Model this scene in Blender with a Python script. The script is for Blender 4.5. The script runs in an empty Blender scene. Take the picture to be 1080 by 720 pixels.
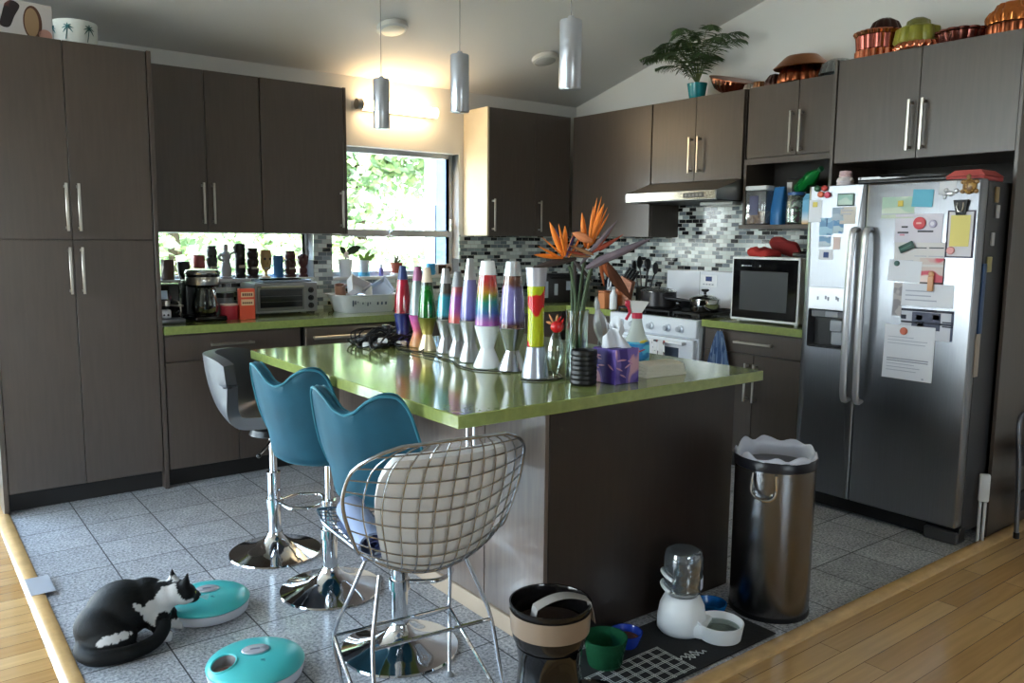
import bpy, bmesh, math, random
from mathutils import Matrix, Vector, noise
R = math.radians
PI = math.pi
sc = bpy.context.scene
col = sc.collection
random.seed(7)
SKY, SUN, EXPO = 13, 26, 0.68

# ------------------------------------------------------------------ materials
def lin(c):
    return tuple(((v/255)/12.92 if v/255 <= .04045 else (((v/255)+.055)/1.055)**2.4) for v in c)
MATS = {}
def mat(name, c=(128,128,128), rough=.5, metal=0., coat=0., trans=0., ior=1.45, var=None, bump=None,
        stretch=(1,1,1), emit=None, spec=.5, sheen=0., c2=None, aniso=0., alpha=1., rvar=0.):
    if name in MATS: return MATS[name]
    m = bpy.data.materials.new(name); m.use_nodes = True
    nt = m.node_tree; n = nt.nodes; L = nt.links
    b = n['Principled BSDF']
    c4 = (*lin(c), 1)
    b.inputs['Base Color'].default_value = c4
    b.inputs['Roughness'].default_value = rough
    b.inputs['Metallic'].default_value = metal
    b.inputs['Specular IOR Level'].default_value = spec
    b.inputs['Coat Weight'].default_value = coat
    b.inputs['Coat Roughness'].default_value = .08
    b.inputs['Transmission Weight'].default_value = trans
    b.inputs['IOR'].default_value = ior
    b.inputs['Alpha'].default_value = alpha
    if sheen:
        b.inputs['Sheen Weight'].default_value = sheen; b.inputs['Sheen Roughness'].default_value = .35
        b.inputs['Sheen Tint'].default_value = (*lin(tuple(min(255,x+70) for x in c)), 1)
    if emit:
        b.inputs['Emission Color'].default_value = (*lin(emit[0]), 1); b.inputs['Emission Strength'].default_value = emit[1]
    if var or bump or rvar:
        tc = n.new('ShaderNodeTexCoord'); mp = n.new('ShaderNodeMapping'); mp.inputs['Scale'].default_value = stretch
        L.new(tc.outputs['Object'], mp.inputs['Vector'])
    if var or rvar:
        nz = n.new('ShaderNodeTexNoise'); nz.inputs['Scale'].default_value = var[0] if var else 12; nz.inputs['Detail'].default_value = 5
        L.new(mp.outputs[0], nz.inputs['Vector'])
        if var:
            rp = n.new('ShaderNodeValToRGB'); a = var[1]
            if c2: lo, hi = lin(c), lin(c2)
            else:
                l = lin(c); lo = tuple(x*(1-a) for x in l); hi = tuple(min(1,x*(1+a)) for x in l)
            rp.color_ramp.elements[0].position = .32; rp.color_ramp.elements[1].position = .68
            rp.color_ramp.elements[0].color = (*lo,1); rp.color_ramp.elements[1].color = (*hi,1)
            L.new(nz.outputs['Fac'], rp.inputs['Fac']); L.new(rp.outputs[0], b.inputs['Base Color'])
        if rvar:
            mr = n.new('ShaderNodeMapRange'); mr.inputs[3].default_value = max(0,rough-rvar); mr.inputs[4].default_value = rough+rvar
            L.new(nz.outputs['Fac'], mr.inputs[0]); L.new(mr.outputs[0], b.inputs['Roughness'])
    if bump:
        nb = n.new('ShaderNodeTexNoise'); nb.inputs['Scale'].default_value = bump[0]; nb.inputs['Detail'].default_value = 3
        L.new(mp.outputs[0], nb.inputs['Vector'])
        bp = n.new('ShaderNodeBump'); bp.inputs['Strength'].default_value = bump[1]; bp.inputs['Distance'].default_value = .004
        L.new(nb.outputs['Fac'], bp.inputs['Height']); L.new(bp.outputs[0], b.inputs['Normal'])
    MATS[name] = m
    return m
def thin_glass(name, tint=(240,248,245), refl=.14, body=0.):
    if name in MATS: return MATS[name]
    m = bpy.data.materials.new(name); m.use_nodes = True
    n = m.node_tree.nodes; L = m.node_tree.links; n.clear()
    out = n.new('ShaderNodeOutputMaterial'); t = n.new('ShaderNodeBsdfTransparent'); g = n.new('ShaderNodeBsdfGlossy')
    t.inputs[0].default_value = (*lin(tint),1); g.inputs['Roughness'].default_value = .03
    lw = n.new('ShaderNodeLayerWeight'); lw.inputs[0].default_value = .35
    mr = n.new('ShaderNodeMapRange'); mr.inputs[3].default_value = refl*.5; mr.inputs[4].default_value = min(1,refl+.6)
    L.new(lw.outputs['Facing'], mr.inputs[0])
    mx = n.new('ShaderNodeMixShader'); L.new(mr.outputs[0], mx.inputs[0]); L.new(t.outputs[0], mx.inputs[1]); L.new(g.outputs[0], mx.inputs[2])
    last = mx
    if body:
        d = n.new('ShaderNodeBsdfDiffuse'); d.inputs[0].default_value = (*lin(tint),1)
        m2 = n.new('ShaderNodeMixShader'); m2.inputs[0].default_value = body
        L.new(mx.outputs[0], m2.inputs[1]); L.new(d.outputs[0], m2.inputs[2]); last = m2
    L.new(last.outputs[0], out.inputs[0]); MATS[name] = m
    return m
def two_tone(name, ca=None, cb=None, scale=10, thr=.5, rough=.4, stretch=(1,1,1), trans=0., soft=.02, cc=None, thr2=.62, metal=0., detail=1.):
    """surface pattern: noise blobs of colour cb (and cc) on ca"""
    if name in MATS: return MATS[name]
    m = mat(name, ca, rough=rough, trans=trans, metal=metal); n = m.node_tree.nodes; L = m.node_tree.links; b = n['Principled BSDF']
    tc = n.new('ShaderNodeTexCoord'); mp = n.new('ShaderNodeMapping'); mp.inputs['Scale'].default_value = stretch
    L.new(tc.outputs['Object'], mp.inputs['Vector'])
    nz = n.new('ShaderNodeTexNoise'); nz.inputs['Scale'].default_value = scale; nz.inputs['Detail'].default_value = detail
    L.new(mp.outputs[0], nz.inputs['Vector'])
    rp = n.new('ShaderNodeValToRGB'); e = rp.color_ramp.elements
    e[0].position = thr-soft; e[0].color = (*lin(ca),1); e[1].position = thr+soft; e[1].color = (*lin(cb),1)
    if cc:
        x = e.new(thr2-soft); x.color = (*lin(cb),1); y = e.new(thr2+soft); y.color = (*lin(cc),1)
    L.new(nz.outputs['Fac'], rp.inputs['Fac']); L.new(rp.outputs[0], b.inputs['Base Color'])
    return m
def zbands(name, stops, rough=.3, trans=0., metal=0., wob=.0):
    """bands of colour along the object's own height (z in metres)"""
    if name in MATS: return MATS[name]
    m = mat(name, (200,200,200), rough=rough, trans=trans, metal=metal); n = m.node_tree.nodes; L = m.node_tree.links; b = n['Principled BSDF']
    tc = n.new('ShaderNodeTexCoord'); sp = n.new('ShaderNodeSeparateXYZ'); L.new(tc.outputs['Object'], sp.inputs[0])
    src = sp.outputs['Z']
    if wob:
        nz = n.new('ShaderNodeTexNoise'); nz.inputs['Scale'].default_value = 22; L.new(tc.outputs['Object'], nz.inputs['Vector'])
        ma = n.new('ShaderNodeMath'); ma.operation = 'MULTIPLY_ADD'; ma.inputs[1].default_value = wob; L.new(nz.outputs['Fac'], ma.inputs[0]); L.new(src, ma.inputs[2]); src = ma.outputs[0]
    z0, z1 = stops[0][0], stops[-1][0]
    mr = n.new('ShaderNodeMapRange'); mr.inputs[1].default_value = z0; mr.inputs[2].default_value = z1; L.new(src, mr.inputs[0])
    rp = n.new('ShaderNodeValToRGB'); e = rp.color_ramp.elements
    e[0].position = 0; e[0].color = (*lin(stops[0][1]),1); e[1].position = 1; e[1].color = (*lin(stops[-1][1]),1)
    for z, c in stops[1:-1]:
        x = e.new((z-z0)/(z1-z0)); x.color = (*lin(c),1)
    L.new(mr.outputs[0], rp.inputs['Fac']); L.new(rp.outputs[0], b.inputs['Base Color'])
    return m

# ------------------------------------------------------------------ mesh builder
class MB:
    def __init__(s):
        s.v = []; s.f = []; s.m = []; s.mi = 0; s.xf = None
    def add(s, vs, fs):
        o = len(s.v)
        for p in vs:
            p = Vector(p)
            if s.xf is not None: p = s.xf @ p
            s.v.append(p)
        for f in fs: s.f.append(tuple(i+o for i in f)); s.m.append(s.mi)
        return s
    def box(s, lo, hi, b=.0015, seg=1):
        lo = [min(a,c) for a,c in zip(lo,hi)] if True else lo
        return s._box(lo, hi, b, seg) if False else s._box2(lo, hi, b, seg)
    def _box2(s, lo, hi, b, seg):
        bm = bmesh.new(); bmesh.ops.create_cube(bm, size=1)
        for v in bm.verts: v.co = Vector([(lo[i]+hi[i])/2 + v.co[i]*(hi[i]-lo[i]) for i in range(3)])
        b = min(b, .45*min(abs(hi[i]-lo[i]) for i in range(3)))
        if b > 0: bmesh.ops.bevel(bm, geom=bm.edges[:], offset=b, segments=seg, affect='EDGES', profile=.5)
        bm.verts.index_update()
        s.add([v.co.copy() for v in bm.verts], [[v.index for v in f.verts] for f in bm.faces]); bm.free()
        return s
    def lathe(s, prof, c=(0,0,0), n=28, a0=0., a1=2*PI, flute=None, sx=1., sy=1., axis=None, caps=True):
        c = Vector(c); full = abs(a1-a0-2*PI) < 1e-6
        k = n if full else n+1; vs = []; fs = []
        for (r, z) in prof:
            for i in range(k):
                a = a0+(a1-a0)*i/n
                rr = r*(1+flute[1]*abs(math.cos(a*flute[0]/2))) if flute else r
                p = Vector((rr*math.cos(a)*sx, rr*math.sin(a)*sy, z))
                if axis is not None: p = axis @ p
                vs.append(c+p)
        for j in range(len(prof)-1):
            for i in range(n if full else n):
                i2 = (i+1) % k
                fs.append((j*k+i, j*k+i2, (j+1)*k+i2, (j+1)*k+i))
        if full and caps:
            if prof[0][0] > 1e-5: fs.append(tuple(range(k))[::-1])
            if prof[-1][0] > 1e-5: fs.append(tuple((len(prof)-1)*k+i for i in range(k)))
        return s.add(vs, fs)
    def cyl(s, c, r, h, n=24, b=.001, axis=None):
        return s.lathe([(0,0),(r-b,0),(r,b),(r,h-b),(r-b,h),(0,h)], c, n, axis=axis)
    def tube(s, pts, r, n=8, closed=False):
        pts = [Vector(p) for p in pts]; m = len(pts)
        rs = r if isinstance(r, (list,tuple)) else [r]*m
        T = []
        for i in range(m):
            if closed: t = pts[(i+1)%m]-pts[i-1]
            else: t = pts[min(i+1,m-1)]-pts[max(i-1,0)]
            T.append(t.normalized() if t.length > 1e-9 else Vector((0,0,1)))
        u = T[0].orthogonal().normalized(); vs = []; fs = []
        for i in range(m):
            u = (u-T[i]*u.dot(T[i]))
            u = u.normalized() if u.length > 1e-6 else T[i].orthogonal().normalized()
            w = T[i].cross(u)
            for k in range(n):
                a = 2*PI*k/n; vs.append(pts[i]+(u*math.cos(a)+w*math.sin(a))*rs[i])
        for i in range(m if closed else m-1):
            j = (i+1) % m
            for k in range(n):
                k2 = (k+1) % n; fs.append((i*n+k, i*n+k2, j*n+k2, j*n+k))
        if not closed:
            fs.append(tuple(range(n))[::-1]); fs.append(tuple((m-1)*n+k for k in range(n)))
        return s.add(vs, fs)
    def ball(s, c, r, n=16, m=10):
        r = (r,r,r) if not isinstance(r,(tuple,list)) else r
        prof = [(math.sin(PI*i/m), -math.cos(PI*i/m)) for i in range(m+1)]
        prof[0] = (0,-1); prof[-1] = (0,1)
        c = Vector(c); vs = []; fs = []
        for (pr, pz) in prof:
            for i in range(n):
                a = 2*PI*i/n; vs.append((c.x+pr*math.cos(a)*r[0], c.y+pr*math.sin(a)*r[1], c.z+pz*r[2]))
        for j in range(m):
            for i in range(n): fs.append((j*n+i, j*n+(i+1)%n, (j+1)*n+(i+1)%n, (j+1)*n+i))
        return s.add(vs, fs)
    def grid(s, fn, nu, nv, closed_u=False):
        vs = [fn(i/(nu if closed_u else nu-1), j/(nv-1)) for j in range(nv) for i in range(nu)]; fs = []
        for j in range(nv-1):
            for i in range(nu if closed_u else nu-1):
                i2 = (i+1) % nu; fs.append((j*nu+i, j*nu+i2, (j+1)*nu+i2, (j+1)*nu+i))
        return s.add(vs, fs)
    def slab(s, fn, nu, nv, th):
        """closed sheet of thickness th around surface fn"""
        P = [[Vector(fn(i/(nu-1), j/(nv-1))) for i in range(nu)] for j in range(nv)]
        N = [[None]*nu for _ in range(nv)]
        for j in range(nv):
            for i in range(nu):
                du = P[j][min(i+1,nu-1)]-P[j][max(i-1,0)]; dv = P[min(j+1,nv-1)][i]-P[max(j-1,0)][i]
                q = du.cross(dv); N[j][i] = q.normalized() if q.length > 1e-12 else Vector((0,0,1))
        A = [P[j][i]+N[j][i]*th/2 for j in range(nv) for i in range(nu)]; B = [P[j][i]-N[j][i]*th/2 for j in range(nv) for i in range(nu)]
        o = nu*nv; fs = []
        for j in range(nv-1):
            for i in range(nu-1):
                a,b,c,d = j*nu+i, j*nu+i+1, (j+1)*nu+i+1, (j+1)*nu+i
                fs.append((a,b,c,d)); fs.append((o+d,o+c,o+b,o+a))
        ring = [i for i in range(nu)]+[j*nu+nu-1 for j in range(1,nv)]+[(nv-1)*nu+i for i in range(nu-2,-1,-1)]+[j*nu for j in range(nv-2,0,-1)]
        for k in range(len(ring)):
            a,b = ring[k], ring[(k+1)%len(ring)]; fs.append((b,a,o+a,o+b))
        return s.add(A+B, fs)
    def prism(s, poly, z0, z1):
        n = len(poly); vs = [(x,y,z0) for x,y in poly]+[(x,y,z1) for x,y in poly]
        fs = [tuple(range(n))[::-1], tuple(range(n,2*n))]+[(i,(i+1)%n,n+(i+1)%n,n+i) for i in range(n)]
        return s.add(vs, fs)
    def build(s, name, mats, parent=None, loc=None, rot=None, smooth=40, recalc=True):
        me = bpy.data.meshes.new(name); me.from_pydata([tuple(v) for v in s.v], [], s.f)
        mats = mats if isinstance(mats, (list,tuple)) else [mats]
        for m in mats: me.materials.append(m)
        for p, i in zip(me.polygons, s.m): p.material_index = i
        bm = bmesh.new(); bm.from_mesh(me)
        bmesh.ops.remove_doubles(bm, verts=bm.verts, dist=1e-6)
        if recalc: bmesh.ops.recalc_face_normals(bm, faces=bm.faces)
        if smooth:
            for f in bm.faces: f.smooth = True
            a = R(smooth)
            for e in bm.edges:
                if len(e.link_faces) == 2 and e.calc_face_angle(0) > a: e.smooth = False
        bm.to_mesh(me); bm.free(); me.update()
        o = bpy.data.objects.new(name, me); col.objects.link(o)
        if parent is not None: o.parent = parent
        if loc is not None: o.location = loc
        if rot is not None: o.rotation_euler = rot if not isinstance(rot,(int,float)) else (0,0,rot)
        return o
def tag(o, label=None, cat=None, group=None, kind=None):
    if label: o['label'] = label
    if cat: o['category'] = cat
    if group: o['group'] = group
    if kind: o['kind'] = kind
    return o
def thing(name, label, cat, loc=(0,0,0), rot=0., group=None, kind=None):
    o = bpy.data.objects.new(name, None); col.objects.link(o); o.empty_display_size = .05
    o.location = loc; o.rotation_euler = rot if not isinstance(rot,(int,float)) else (0,0,rot)
    return tag(o, label, cat, group, kind)
def dup(root, loc=None, rot=None, label=None):
    r = root.copy(); col.objects.link(r)
    if loc is not None: r.location = loc
    if rot is not None: r.rotation_euler = rot if not isinstance(rot,(int,float)) else (0,0,rot)
    if label: r['label'] = label
    for ch in list(root.children):
        c = ch.copy(); col.objects.link(c); c.parent = r
        for g in ch.children:
            d = g.copy(); col.objects.link(d); d.parent = c
    return r
def struct(o, label=None):
    o['kind'] = 'structure'
    if label: o['label'] = label
    return o
def spline(pts, n=6):
    """Catmull-Rom through pts"""
    P = [Vector(p) for p in pts]; out = []
    for i in range(len(P)-1):
        p0 = P[max(i-1,0)]; p1 = P[i]; p2 = P[i+1]; p3 = P[min(i+2,len(P)-1)]
        for k in range(n):
            t = k/n; out.append(.5*((2*p1)+(p2-p0)*t+(2*p0-5*p1+4*p2-p3)*t*t+(3*p1-p0-3*p2+p3)*t**3))
    out.append(P[-1]); return out
def writing(name, s, size, parent, loc, rot, m, align='CENTER', ext=.0004):
    cu = bpy.data.curves.new(name, 'FONT'); cu.body = s; cu.size = size; cu.align_x = align; cu.align_y = 'CENTER'; cu.extrude = ext
    t = bpy.data.objects.new(name, cu); col.objects.link(t)
    bpy.context.view_layer.update(); dg = bpy.context.evaluated_depsgraph_get()
    me = bpy.data.meshes.new_from_object(t.evaluated_get(dg)); bpy.data.objects.remove(t)
    me.materials.clear(); me.materials.append(m)
    o = bpy.data.objects.new(name, me); col.objects.link(o); o.parent = parent; o.location = loc; o.rotation_euler = rot
    return o

# ------------------------------------------------------------------ shared materials
WOOD = mat('dark_cabinet_laminate', (75,64,57), rough=.38, var=(6,.09), stretch=(9,9,.7), coat=.5, bump=(30,.04))
WOOD.node_tree.nodes['Principled BSDF'].inputs['Coat Roughness'].default_value = .32
WOODIN = mat('cabinet_inside', (40,34,31), rough=.6)
KICK = mat('toe_kick', (34,31,30), rough=.5)
GLARE = mat('glare_cabinet_side', (214,198,168), rough=.3, var=(4,.06))  # pale tone carries window and tube glare on the end panel
NICKEL = mat('brushed_nickel', (205,200,192), rough=.28, metal=1)
WIRE = mat('chrome_wire', (168,171,178), rough=.2, metal=.88)
CHROME = mat('polished_chrome', (215,218,222), rough=.06, metal=1)
STEEL = mat('stainless_steel', (176,177,182), rough=.27, metal=1, var=(5,.07), stretch=(40,40,1), rvar=.05)
STEELH = mat('stainless_steel_horizontal', (190,188,184), rough=.3, metal=1, var=(5,.06), stretch=(1,1,60))
GREEN = mat('green_quartz', (136,148,84), rough=.12, spec=.7, var=(45,.1), coat=.3)
BLACK = mat('black_plastic', (20,20,22), rough=.35)
GLOSSBLACK = mat('glossy_black', (10,10,12), rough=.06, coat=.4)
WHITE = mat('white_paint', (226,225,222), rough=.5)
WHITEP = mat('white_plastic', (232,233,235), rough=.35)
ENAMEL = mat('white_enamel', (226,230,238), rough=.15, coat=.4)
PAPER = mat('paper_white', (226,228,236), rough=.8)
GLASS = thin_glass('clear_glass', refl=.2)
PANE = thin_glass('window_glass', (250,253,252), refl=.05)
RUBBER = mat('dark_rubber', (28,28,30), rough=.7)
COPPER = mat('copper', (226,142,108), rough=.2, metal=1, var=(14,.18))
COPPERD = mat('aged_copper', (150,84,56), rough=.3, metal=1, var=(10,.3))
INK = mat('dark_ink', (50,52,60), rough=.8)
ALU = mat('window_aluminium', (190,190,192), rough=.35, metal=.4)

# ------------------------------------------------------------------ the room shell
CS = .2536; CZ = 2.523
def position_node(nt):
    g = nt.nodes.new('ShaderNodeNewGeometry'); s = nt.nodes.new('ShaderNodeSeparateXYZ'); nt.links.new(g.outputs['Position'], s.inputs[0]); return g, s
def tile_material():
    m = mat('grey_granite_tile', (140,143,150), rough=.16); nt = m.node_tree; n = nt.nodes; L = nt.links; b = n['Principled BSDF']
    g, s = position_node(nt); T = .304
    def line(out, off):
        a = n.new('ShaderNodeMath'); a.operation = 'SUBTRACT'; L.new(out, a.inputs[0]); a.inputs[1].default_value = off
        d = n.new('ShaderNodeMath'); d.operation = 'DIVIDE'; L.new(a.outputs[0], d.inputs[0]); d.inputs[1].default_value = T
        f = n.new('ShaderNodeMath'); f.operation = 'FLOOR'; L.new(d.outputs[0], f.inputs[0])
        r = n.new('ShaderNodeMath'); r.operation = 'SUBTRACT'; L.new(d.outputs[0], r.inputs[0]); L.new(f.outputs[0], r.inputs[1])
        c = n.new('ShaderNodeMath'); c.operation = 'SUBTRACT'; L.new(r.outputs[0], c.inputs[0]); c.inputs[1].default_value = .5
        ab = n.new('ShaderNodeMath'); ab.operation = 'ABSOLUTE'; L.new(c.outputs[0], ab.inputs[0])
        return ab.outputs[0], f.outputs[0]
    ax, fx = line(s.outputs['X'], -4.057); ay, fy = line(s.outputs['Y'], -1.604)
    mx = n.new('ShaderNodeMath'); mx.operation = 'MAXIMUM'; L.new(ax, mx.inputs[0]); L.new(ay, mx.inputs[1])
    gr = n.new('ShaderNodeMath'); gr.operation = 'GREATER_THAN'; L.new(mx.outputs[0], gr.inputs[0]); gr.inputs[1].default_value = .5-.0085
    cv = n.new('ShaderNodeCombineXYZ'); L.new(fx, cv.inputs[0]); L.new(fy, cv.inputs[1])
    wn = n.new('ShaderNodeTexWhiteNoise'); wn.noise_dimensions = '3D'; L.new(cv.outputs[0], wn.inputs['Vector'])
    nz = n.new('ShaderNodeTexNoise'); nz.inputs['Scale'].default_value = 90; nz.inputs['Detail'].default_value = 6; nz.inputs['Roughness'].default_value = .7
    L.new(g.outputs['Position'], nz.inputs['Vector'])
    rp = n.new('ShaderNodeValToRGB'); e = rp.color_ramp.elements
    e[0].position = .36; e[0].color = (*lin((116,117,124)),1); e[1].position = .62; e[1].color = (*lin((204,205,210)),1)
    L.new(nz.outputs['Fac'], rp.inputs[0])
    n2 = n.new('ShaderNodeTexNoise'); n2.inputs['Scale'].default_value = 9; n2.inputs['Detail'].default_value = 3; L.new(g.outputs['Position'], n2.inputs['Vector'])
    ad = n.new('ShaderNodeMath'); ad.operation = 'MULTIPLY_ADD'; L.new(wn.outputs[0], ad.inputs[0]); ad.inputs[1].default_value = .16; ad.inputs[2].default_value = .62
    a2 = n.new('ShaderNodeMath'); a2.operation = 'MULTIPLY_ADD'; L.new(n2.outputs['Fac'], a2.inputs[0]); a2.inputs[1].default_value = .5; L.new(ad.outputs[0], a2.inputs[2])
    hs = n.new('ShaderNodeHueSaturation'); L.new(rp.outputs[0], hs.inputs['Color']); L.new(a2.outputs[0], hs.inputs['Value'])
    mc = n.new('ShaderNodeMix'); mc.data_type = 'RGBA'; L.new(gr.outputs[0], mc.inputs[0]); L.new(hs.outputs[0], mc.inputs[6]); mc.inputs[7].default_value = (*lin((48,48,52)),1)
    L.new(mc.outputs[2], b.inputs['Base Color'])
    mr = n.new('ShaderNodeMapRange'); mr.inputs[3].default_value = .17; mr.inputs[4].default_value = .7; L.new(gr.outputs[0], mr.inputs[0]); L.new(mr.outputs[0], b.inputs['Roughness'])
    bp = n.new('ShaderNodeBump'); bp.invert = True; bp.inputs['Distance'].default_value = .002; bp.inputs['Strength'].default_value = .4; L.new(gr.outputs[0], bp.inputs['Height']); L.new(bp.outputs[0], b.inputs['Normal'])
    return m
def plank_material():
    m = mat('honey_oak_planks', (190,150,98), rough=.2, coat=.3); nt = m.node_tree; n = nt.nodes; L = nt.links; b = n['Principled BSDF']
    g, s = position_node(nt)
    br = n.new('ShaderNodeTexBrick'); br.inputs['Scale'].default_value = 1; br.offset = .37
    br.inputs['Brick Width'].default_value = 1.1; br.inputs['Row Height'].default_value = .083; br.inputs['Mortar Size'].default_value = .0012
    br.inputs['Color1'].default_value = (*lin((178,134,82)),1); br.inputs['Color2'].default_value = (*lin((206,166,112)),1); br.inputs['Mortar'].default_value = (*lin((92,66,40)),1)
    L.new(g.outputs['Position'], br.inputs['Vector'])
    mp = n.new('ShaderNodeMapping'); mp.inputs['Scale'].default_value = (1.5,26,1); L.new(g.outputs['Position'], mp.inputs[0])
    nz = n.new('ShaderNodeTexNoise'); nz.inputs['Scale'].default_value = 2; nz.inputs['Detail'].default_value = 6; L.new(mp.outputs[0], nz.inputs['Vector'])
    mr = n.new('ShaderNodeMapRange'); mr.inputs[3].default_value = .72; mr.inputs[4].default_value = 1.2; L.new(nz.outputs['Fac'], mr.inputs[0])
    hs = n.new('ShaderNodeHueSaturation'); L.new(br.outputs['Color'], hs.inputs['Color']); L.new(mr.outputs[0], hs.inputs['Value'])
    L.new(hs.outputs[0], b.inputs['Base Color'])
    return m
def mosaic_material(name, axis):
    m = mat(name, (150,150,150), rough=.12, coat=.3); nt = m.node_tree; n = nt.nodes; L = nt.links; b = n['Principled BSDF']
    g, s = position_node(nt); cv = n.new('ShaderNodeCombineXYZ'); L.new(s.outputs[axis], cv.inputs[0]); L.new(s.outputs['Z'], cv.inputs[1])
    br = n.new('ShaderNodeTexBrick'); br.inputs['Scale'].default_value = 1; br.offset = .5
    br.inputs['Brick Width'].default_value = .064; br.inputs['Row Height'].default_value = .0285; br.inputs['Mortar Size'].default_value = .0016; br.inputs['Mortar Smooth'].default_value = 0
    br.inputs['Color1'].default_value = (0,0,0,1); br.inputs['Color2'].default_value = (1,1,1,1); br.inputs['Mortar'].default_value = (.5,.5,.5,1)
    L.new(cv.outputs[0], br.inputs['Vector'])
    rp = n.new('ShaderNodeValToRGB'); rp.color_ramp.interpolation = 'CONSTANT'; e = rp.color_ramp.elements
    e[0].position = 0; e[0].color = (*lin((30,32,36)),1); e[1].position = .2; e[1].color = (*lin((112,120,126)),1)
    for p, c in ((.44,(190,198,194)),(.64,(140,150,152)),(.76,(218,224,220))):
        x = e.new(p); x.color = (*lin(c),1)
    L.new(br.outputs['Color'], rp.inputs[0])
    mc = n.new('ShaderNodeMix'); mc.data_type = 'RGBA'; L.new(br.outputs['Fac'], mc.inputs[0]); L.new(rp.outputs[0], mc.inputs[6]); mc.inputs[7].default_value = (*lin((190,188,182)),1)
    L.new(mc.outputs[2], b.inputs['Base Color'])
    bp = n.new('ShaderNodeBump'); bp.invert = True; bp.inputs['Distance'].default_value = .002; bp.inputs['Strength'].default_value = .5; L.new(br.outputs['Fac'], bp.inputs['Height']); L.new(bp.outputs[0], b.inputs['Normal'])
    return m
TILE = tile_material(); PLANK = plank_material(); MOSX = mosaic_material('glass_mosaic_back','X'); MOSY = mosaic_material('glass_mosaic_right','Y')
WALLW = mat('wall_white', (216,215,213), rough=.7, bump=(120,.05)); CEIL = mat('ceiling_white', (212,211,210), rough=.8, bump=(90,.05))
OAKT = mat('oak_threshold', (206,166,112), rough=.25, coat=.3, var=(5,.12), stretch=(3,3,20))
XL, YR = -8.4, -10.2      # left wall, wall behind
struct(MB().box((-4.333,-3.709,-.06),(0,0,0),0).build('floor', TILE), 'grey speckled square floor tiles of the kitchen')
w = MB(); w.box((XL,YR,-.06),(0,-3.709,-.002),0); w.box((XL,-3.709,-.06),(-4.333,0,-.002),0)
struct(w.build('floor_oak', PLANK), 'honey oak plank floor around the tiles')
def strip(p0, p1, w):
    p0, p1 = Vector(p0), Vector(p1); d = (p1-p0).normalized(); q = Vector((-d.y,d.x,0)); m = MB()
    prof = [(-.5,-.002),(-.46,.006),(-.3,.012),(0,.014),(.3,.012),(.46,.006),(.5,-.002)]
    vs = [p0+q*(a*w)+Vector((0,0,z)) for a,z in prof]+[p1+q*(a*w)+Vector((0,0,z)) for a,z in prof]; k = len(prof)
    m.add(vs, [(i,i+1,k+i+1,k+i) for i in range(k-1)]+[tuple(range(k)),tuple(range(2*k-1,k-1,-1)),(k-1,0,k,2*k-1)]); return m
struct(strip((-4.366,-.62,0),(-4.366,-3.775,0),.066).build('trim_1', OAKT), 'rounded oak threshold between tiles and the left oak floor')
struct(strip((-4.333,-3.742,0),(0,-3.742,0),.066).build('trim_2', OAKT), 'rounded oak threshold between tiles and the near oak floor')
# back wall with two window openings (thickness .15)
W0 = (-7.3,-4.62,0.,2.42); W1 = (-3.53,-2.40,1.138,1.452); W2 = (-2.262,-1.196,1.132,2.052)
wb = MB(); H = CZ+.05; TH = .15
wb.box((XL,0,-.06),(W0[0],TH,H),0); wb.box((W0[0],0,-.06),(W0[1],TH,0),0); wb.box((W0[0],0,W0[3]),(W0[1],TH,H),0); wb.box((W0[1],0,-.06),(W1[0],TH,H),0); wb.box((W1[0],0,-.06),(W1[1],TH,W1[2]),0); wb.box((W1[0],0,W1[3]),(W1[1],TH,H),0)
wb.box((W1[1],0,-.06),(W2[0],TH,H),0); wb.box((W2[0],0,-.06),(W2[1],TH,W2[2]),0); wb.box((W2[0],0,W2[3]),(W2[1],TH,H),0); wb.box((W2[1],0,-.06),(.15,TH,H),0)
struct(wb.build('wall_back', WALLW), 'white back wall with the two windows')
wr = MB(); ys = [TH,YR]; z = [CZ-CS*y+.02 for y in (0,YR)]
wr.add([(0,0,-.06),(0,YR,-.06),(0,YR,z[1]),(0,0,z[0]),(.15,0,-.06),(.15,YR,-.06),(.15,YR,z[1]),(.15,0,z[0])],[(0,1,2,3),(7,6,5,4),(0,4,5,1),(3,2,6,7),(0,3,7,4),(1,5,6,2)])
struct(wr.build('wall_right', WALLW, smooth=0), 'white right wall above the cabinets')
ce = MB(); ce.add([(XL-.2,.2,CZ-CS*.2*1),(.2,.2,CZ-CS*.2),(.2,YR-.2,CZ-CS*(YR-.2)),(XL-.2,YR-.2,CZ-CS*(YR-.2))]+[(XL-.2,.2,CZ+.2),(.2,.2,CZ+.2),(.2,YR-.2,CZ+.2-CS*(YR-.2)),(XL-.2,YR-.2,CZ+.2-CS*(YR-.2))],[(0,1,2,3),(7,6,5,4),(0,4,5,1),(1,5,6,2),(2,6,7,3),(3,7,4,0)])
struct(ce.build('ceiling', CEIL, smooth=0), 'sloping white ceiling')
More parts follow.
